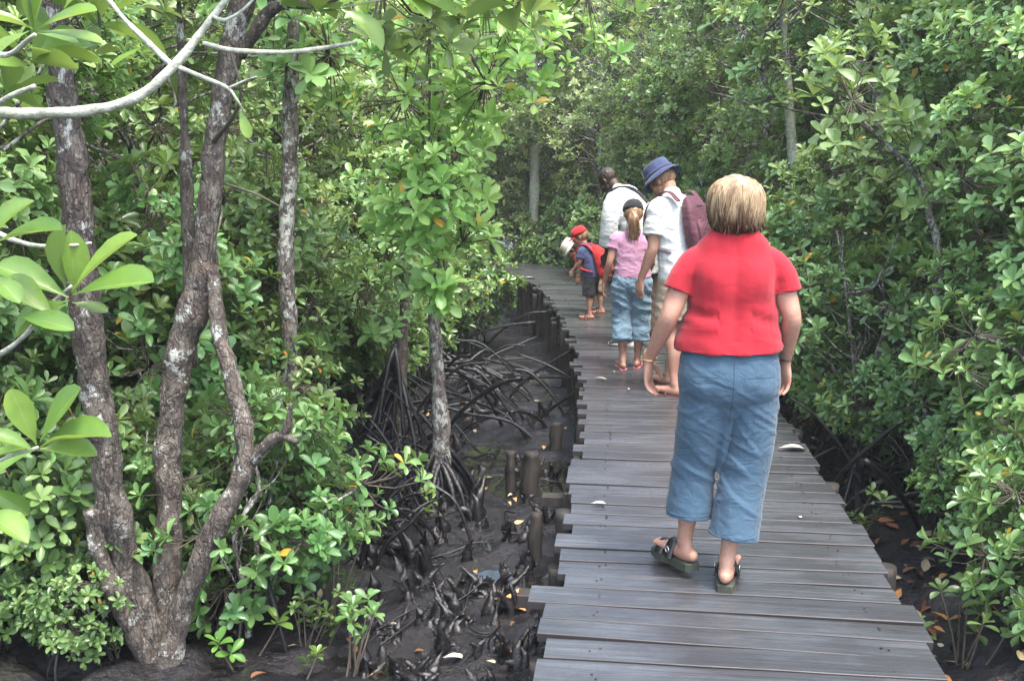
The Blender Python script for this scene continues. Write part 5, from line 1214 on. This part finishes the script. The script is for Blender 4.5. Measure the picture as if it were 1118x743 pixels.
# --- girl in pink --------------------------------------------------------------
kx = place_px(688, 8.05)
K_ = Person((kx, 8.05, 0), -3, 'girl in a pink t-shirt and light jeans with a black cap and ponytail', .0055)
hr = head_rot(6, 14, 0); hc = (0, .03, 1.262); feet = []
def kb(m):
    loft(m, [(0, 0, .68), (0, 0, .76), (0, 0, .88), (0, 0, 1.0), (0, 0, 1.08), (0, 0, 1.125)], [(.115, .085), (.13, .09), (.115, .085), (.125, .09), (.115, .075), (.055, .05)])
    head(m, hc, hr, .92, (0, .0, 1.11), .042)
    arm(m, (-.128, 0, 1.075), (-.185, -.03, .875), (-.225, .04, .70), .036, (-.05, .15, -1), (.9, -.2, 0), (.2, 1, 0), .82)
    arm(m, (.128, 0, 1.075), (.160, .03, .875), (.13, .15, .74), .036, (-.1, .6, -1), (-.9, 0, 0), (-.1, 1, 0), .82)
    feet.append(leg(m, (-.07, 0, .72), (-.072, .02, .40), (-.065, -.05, .075), .075, (-.15, 1, 0), .86))
    feet.append(leg(m, (.07, 0, .72), (.072, .03, .40), (.058, .03, .075), .075, (.15, 1, 0), .86))
K_.body(kb, 'skin', (hc, hr, .92))
def ks(m):
    loft(m, [(0, 0, .755), (0, 0, .79), (0, 0, .87), (0, 0, .96), (0, 0, 1.04), (0, 0, 1.09), (0, 0, 1.125)], [(.152, .115), (.150, .113), (.136, .105), (.138, .102), (.138, .094), (.110, .075), (.056, .050)], seg=26, power=2.2, flat='a')
    for sg in (-1, 1): loft(m, [(sg * .09, 0, 1.075), (sg * .13, 0, 1.065), (sg * .155, -.01, .985)], [(.045, .052), (.050, .055), (.054, .058)], seg=20, flat='b')
K_.cloth('t_shirt', ks, 'pink', .006, .007, 3, seed=5)
def kj(m):
    loft(m, [(0, 0, .70), (0, -.004, .75), (0, 0, .80)], [(.145, .115), (.142, .112), (.13, .098)], seg=24)
    for sg, ky, ay in ((-1, .02, -.04), (1, .03, .02)): loft(m, [(sg * .075, -.004, .72), (sg * .078, ky * .6, .54), (sg * .078, ky, .40), (sg * .074, ay, .235)], [(.086, .105), (.082, .092), (.078, .084), (.076, .082)], seg=22, flat='b')
K_.cloth('jeans', kj, 'denim', .006, .012, 2, seed=8)
cap(K_, hc, hr, .96, 'black')
def kh(m):
    c = Vector(hc); ellipsoid(m, c + hr @ Vector((0, -.022, .0)), (.075, .088, .075), hr)
    loft(m, [c + Vector((0, -.085, .02)), c + Vector((.003, -.125, -.02)), c + Vector((.0, -.125, -.09)), c + Vector((-.004, -.115, -.16)), c + Vector((-.008, -.11, -.215))], [(.018, .016), (.026, .022), (.036, .024), (.034, .020), (.012, .010)], seg=16)
hh_ = K_.cloth('hair', kh, 'hair_lbrown', .005, .004, 2, fx=45, fz=5)
m = MB(); rg = np.random.default_rng(3)
for j in range(120):
    c = Vector(hc); u, v_ = rg.normal(0, 1, 2); L = rg.uniform(.8, 1.12)
    tube(m, [c + Vector((u * .008, -.088, .02 + v_ * .006)), c + Vector((u * .014, -.132 + v_ * .008, -.02)), c + Vector((u * .020 + .002, -.135 + v_ * .010, -.09)), c + Vector((u * .021, -.124 + v_ * .008, -.16 * L)), c + Vector((u * .016 - .006, -.115 + v_ * .006, -.225 * L))], [.0012, .0018, .0018, .0015, .0006], 4, 3)
K_.solid('ponytail', m, 'hair_lbrown', hh_)
for f in feet: K_.sandal(f, .86, .020, 'pinkrubber', 'pinkrubber', slide=False, name='flip_flop')

# --- small child with red cap and red backpack ---------------------------------
ax_ = place_px(645, 10.75)
A_ = Person((ax_, 10.75, 0), 62, 'small child with a red cap and red backpack in dark shorts', .0055)
hr = head_rot(15, 28, 0); hc = (0, .15, .885); feet = []
def ab(m):
    loft(m, [(0, 0, .46), (0, 0, .53), (0, .02, .62), (0, .05, .70), (0, .08, .76), (0, .10, .79)], [(.09, .075), (.10, .08), (.095, .075), (.10, .075), (.085, .06), (.045, .042)])
    head(m, hc, hr, .86, (0, .09, .78), .036)
    arm(m, (-.10, .075, .75), (-.13, .09, .62), (-.11, .18, .52), .028, (.0, .4, -1), (.9, 0, 0), (.1, 1, 0), .62)
    arm(m, (.10, .075, .75), (.13, .09, .62), (.11, .18, .52), .028, (.0, .4, -1), (-.9, 0, 0), (-.1, 1, 0), .62)
    feet.append(leg(m, (-.052, 0, .48), (-.056, .02, .27), (-.065, -.01, .055), .056, (-.15, 1, 0), .68))
    feet.append(leg(m, (.052, 0, .48), (.058, .03, .27), (.065, .05, .055), .056, (.15, 1, 0), .68))
A_.body(ab, 'skin', (hc, hr, .86))
def as_(m):
    loft(m, [(0, 0, .46), (0, 0, .53), (0, .02, .62), (0, .05, .70), (0, .08, .76), (0, .098, .79)], [(.118, .098), (.116, .095), (.112, .088), (.112, .085), (.094, .068), (.046, .044)], seg=24, power=2.2, flat='a')
    for sg in (-1, 1): loft(m, [(sg * .07, .075, .75), (sg * .105, .078, .74), (sg * .125, .085, .66)], [(.036, .040), (.040, .044), (.043, .046)], seg=18, flat='b')
A_.cloth('t_shirt', as_, 'navy', .006, .005, 3, seed=2)
def at_(m):
    loft(m, [(0, 0, .46), (0, 0, .53)], [(.108, .09), (.104, .085)], seg=22)
    for sg, ky in ((-1, .01), (1, .025)): loft(m, [(sg * .053, 0, .47), (sg * .058, ky, .36), (sg * .062, ky, .26)], [(.062, .075), (.062, .070), (.064, .072)], seg=20, flat='b')
A_.cloth('shorts', at_, 'black', .006, .005, 3)
cap(A_, hc, hr, .93, 'capred')
def ah(m): c = Vector(hc); ellipsoid(m, c + hr @ Vector((0, -.020, .006)), (.070, .083, .072), hr)
A_.cloth('hair', ah, 'hair_lbrown', .005, .002, 2)
for f in feet: A_.sandal(f, .68, .016, 'brownleather', 'brownleather', buckle=False)
rucksack('bright red small backpack on the child with the red cap', 'backpack', A_, (0, -.105, .63), Matrix.Rotation(-R(20), 3, 'X'), .105, .06, .155, 'capred', [[(sg * .07, -.035, .74), (sg * .075, .03, .80), (sg * .078, .10, .80), (sg * .085, .155, .72), (sg * .09, .15, .62), (sg * .11, .07, .55), (sg * .10, -.05, .52)] for sg in (-1, 1)])

# --- small child with cream hat bending over -------------------------------------
bx_ = place_px(656, 11.15)
B_ = Person((bx_, 11.15, 0), 78, 'small child with a cream sun hat bending low over the deck edge', .0055)
hr = head_rot(0, 62, 0); hc = (0, .345, .715); feet = []
def bb(m):
    loft(m, [(0, -.02, .44), (0, 0, .52), (0, .07, .59), (0, .16, .645), (0, .235, .675), (0, .27, .69)], [(.09, .075), (.10, .08), (.095, .075), (.10, .075), (.085, .06), (.045, .042)])
    head(m, hc, hr, .84, (0, .25, .68), .036)
    arm(m, (-.10, .22, .66), (-.12, .24, .52), (-.10, .26, .41), .027, (.0, .1, -1), (.9, 0, 0), (.1, 1, 0), .60)
    arm(m, (.10, .22, .66), (.12, .24, .52), (.10, .26, .41), .027, (.0, .1, -1), (-.9, 0, 0), (-.1, 1, 0), .60)
    feet.append(leg(m, (-.052, 0, .46), (-.06, .04, .26), (-.08, .0, .055), .055, (-.15, 1, 0), .66))
    feet.append(leg(m, (.052, 0, .46), (.06, .04, .26), (.08, .02, .055), .055, (.15, 1, 0), .66))
B_.body(bb, 'skin', (hc, hr, .84))
def bs(m):
    loft(m, [(0, -.02, .45), (0, 0, .52), (0, .07, .59), (0, .16, .645), (0, .235, .675), (0, .262, .686)], [(.116, .098), (.116, .095), (.112, .088), (.112, .085), (.094, .066), (.048, .044)], seg=24, power=2.2, flat='a')
    for sg in (-1, 1): loft(m, [(sg * .07, .215, .665), (sg * .105, .222, .65), (sg * .12, .232, .57)], [(.036, .040), (.040, .044), (.043, .046)], seg=18, flat='b')
B_.cloth('t_shirt', bs, 'black', .006, .005, 3, seed=6)
def bt(m):
    loft(m, [(0, -.02, .44), (0, 0, .52)], [(.108, .09), (.102, .085)], seg=22)
    for sg in (-1, 1): loft(m, [(sg * .053, -.01, .46), (sg * .058, .02, .35), (sg * .064, .03, .25)], [(.062, .075), (.062, .070), (.064, .072)], seg=20, flat='b')
B_.cloth('shorts', bt, 'khaki', .006, .005, 3)
bucket_hat(B_, hc, hr, .90, 'cream')
def bh(m): c = Vector(hc); ellipsoid(m, c + hr @ Vector((0, -.020, .006)), (.068, .082, .072), hr)
B_.cloth('hair', bh, 'hair_dark', .005, .002, 2)
for f in feet: B_.sandal(f, .66, .016, 'brownleather', 'brownleather', buckle=False)
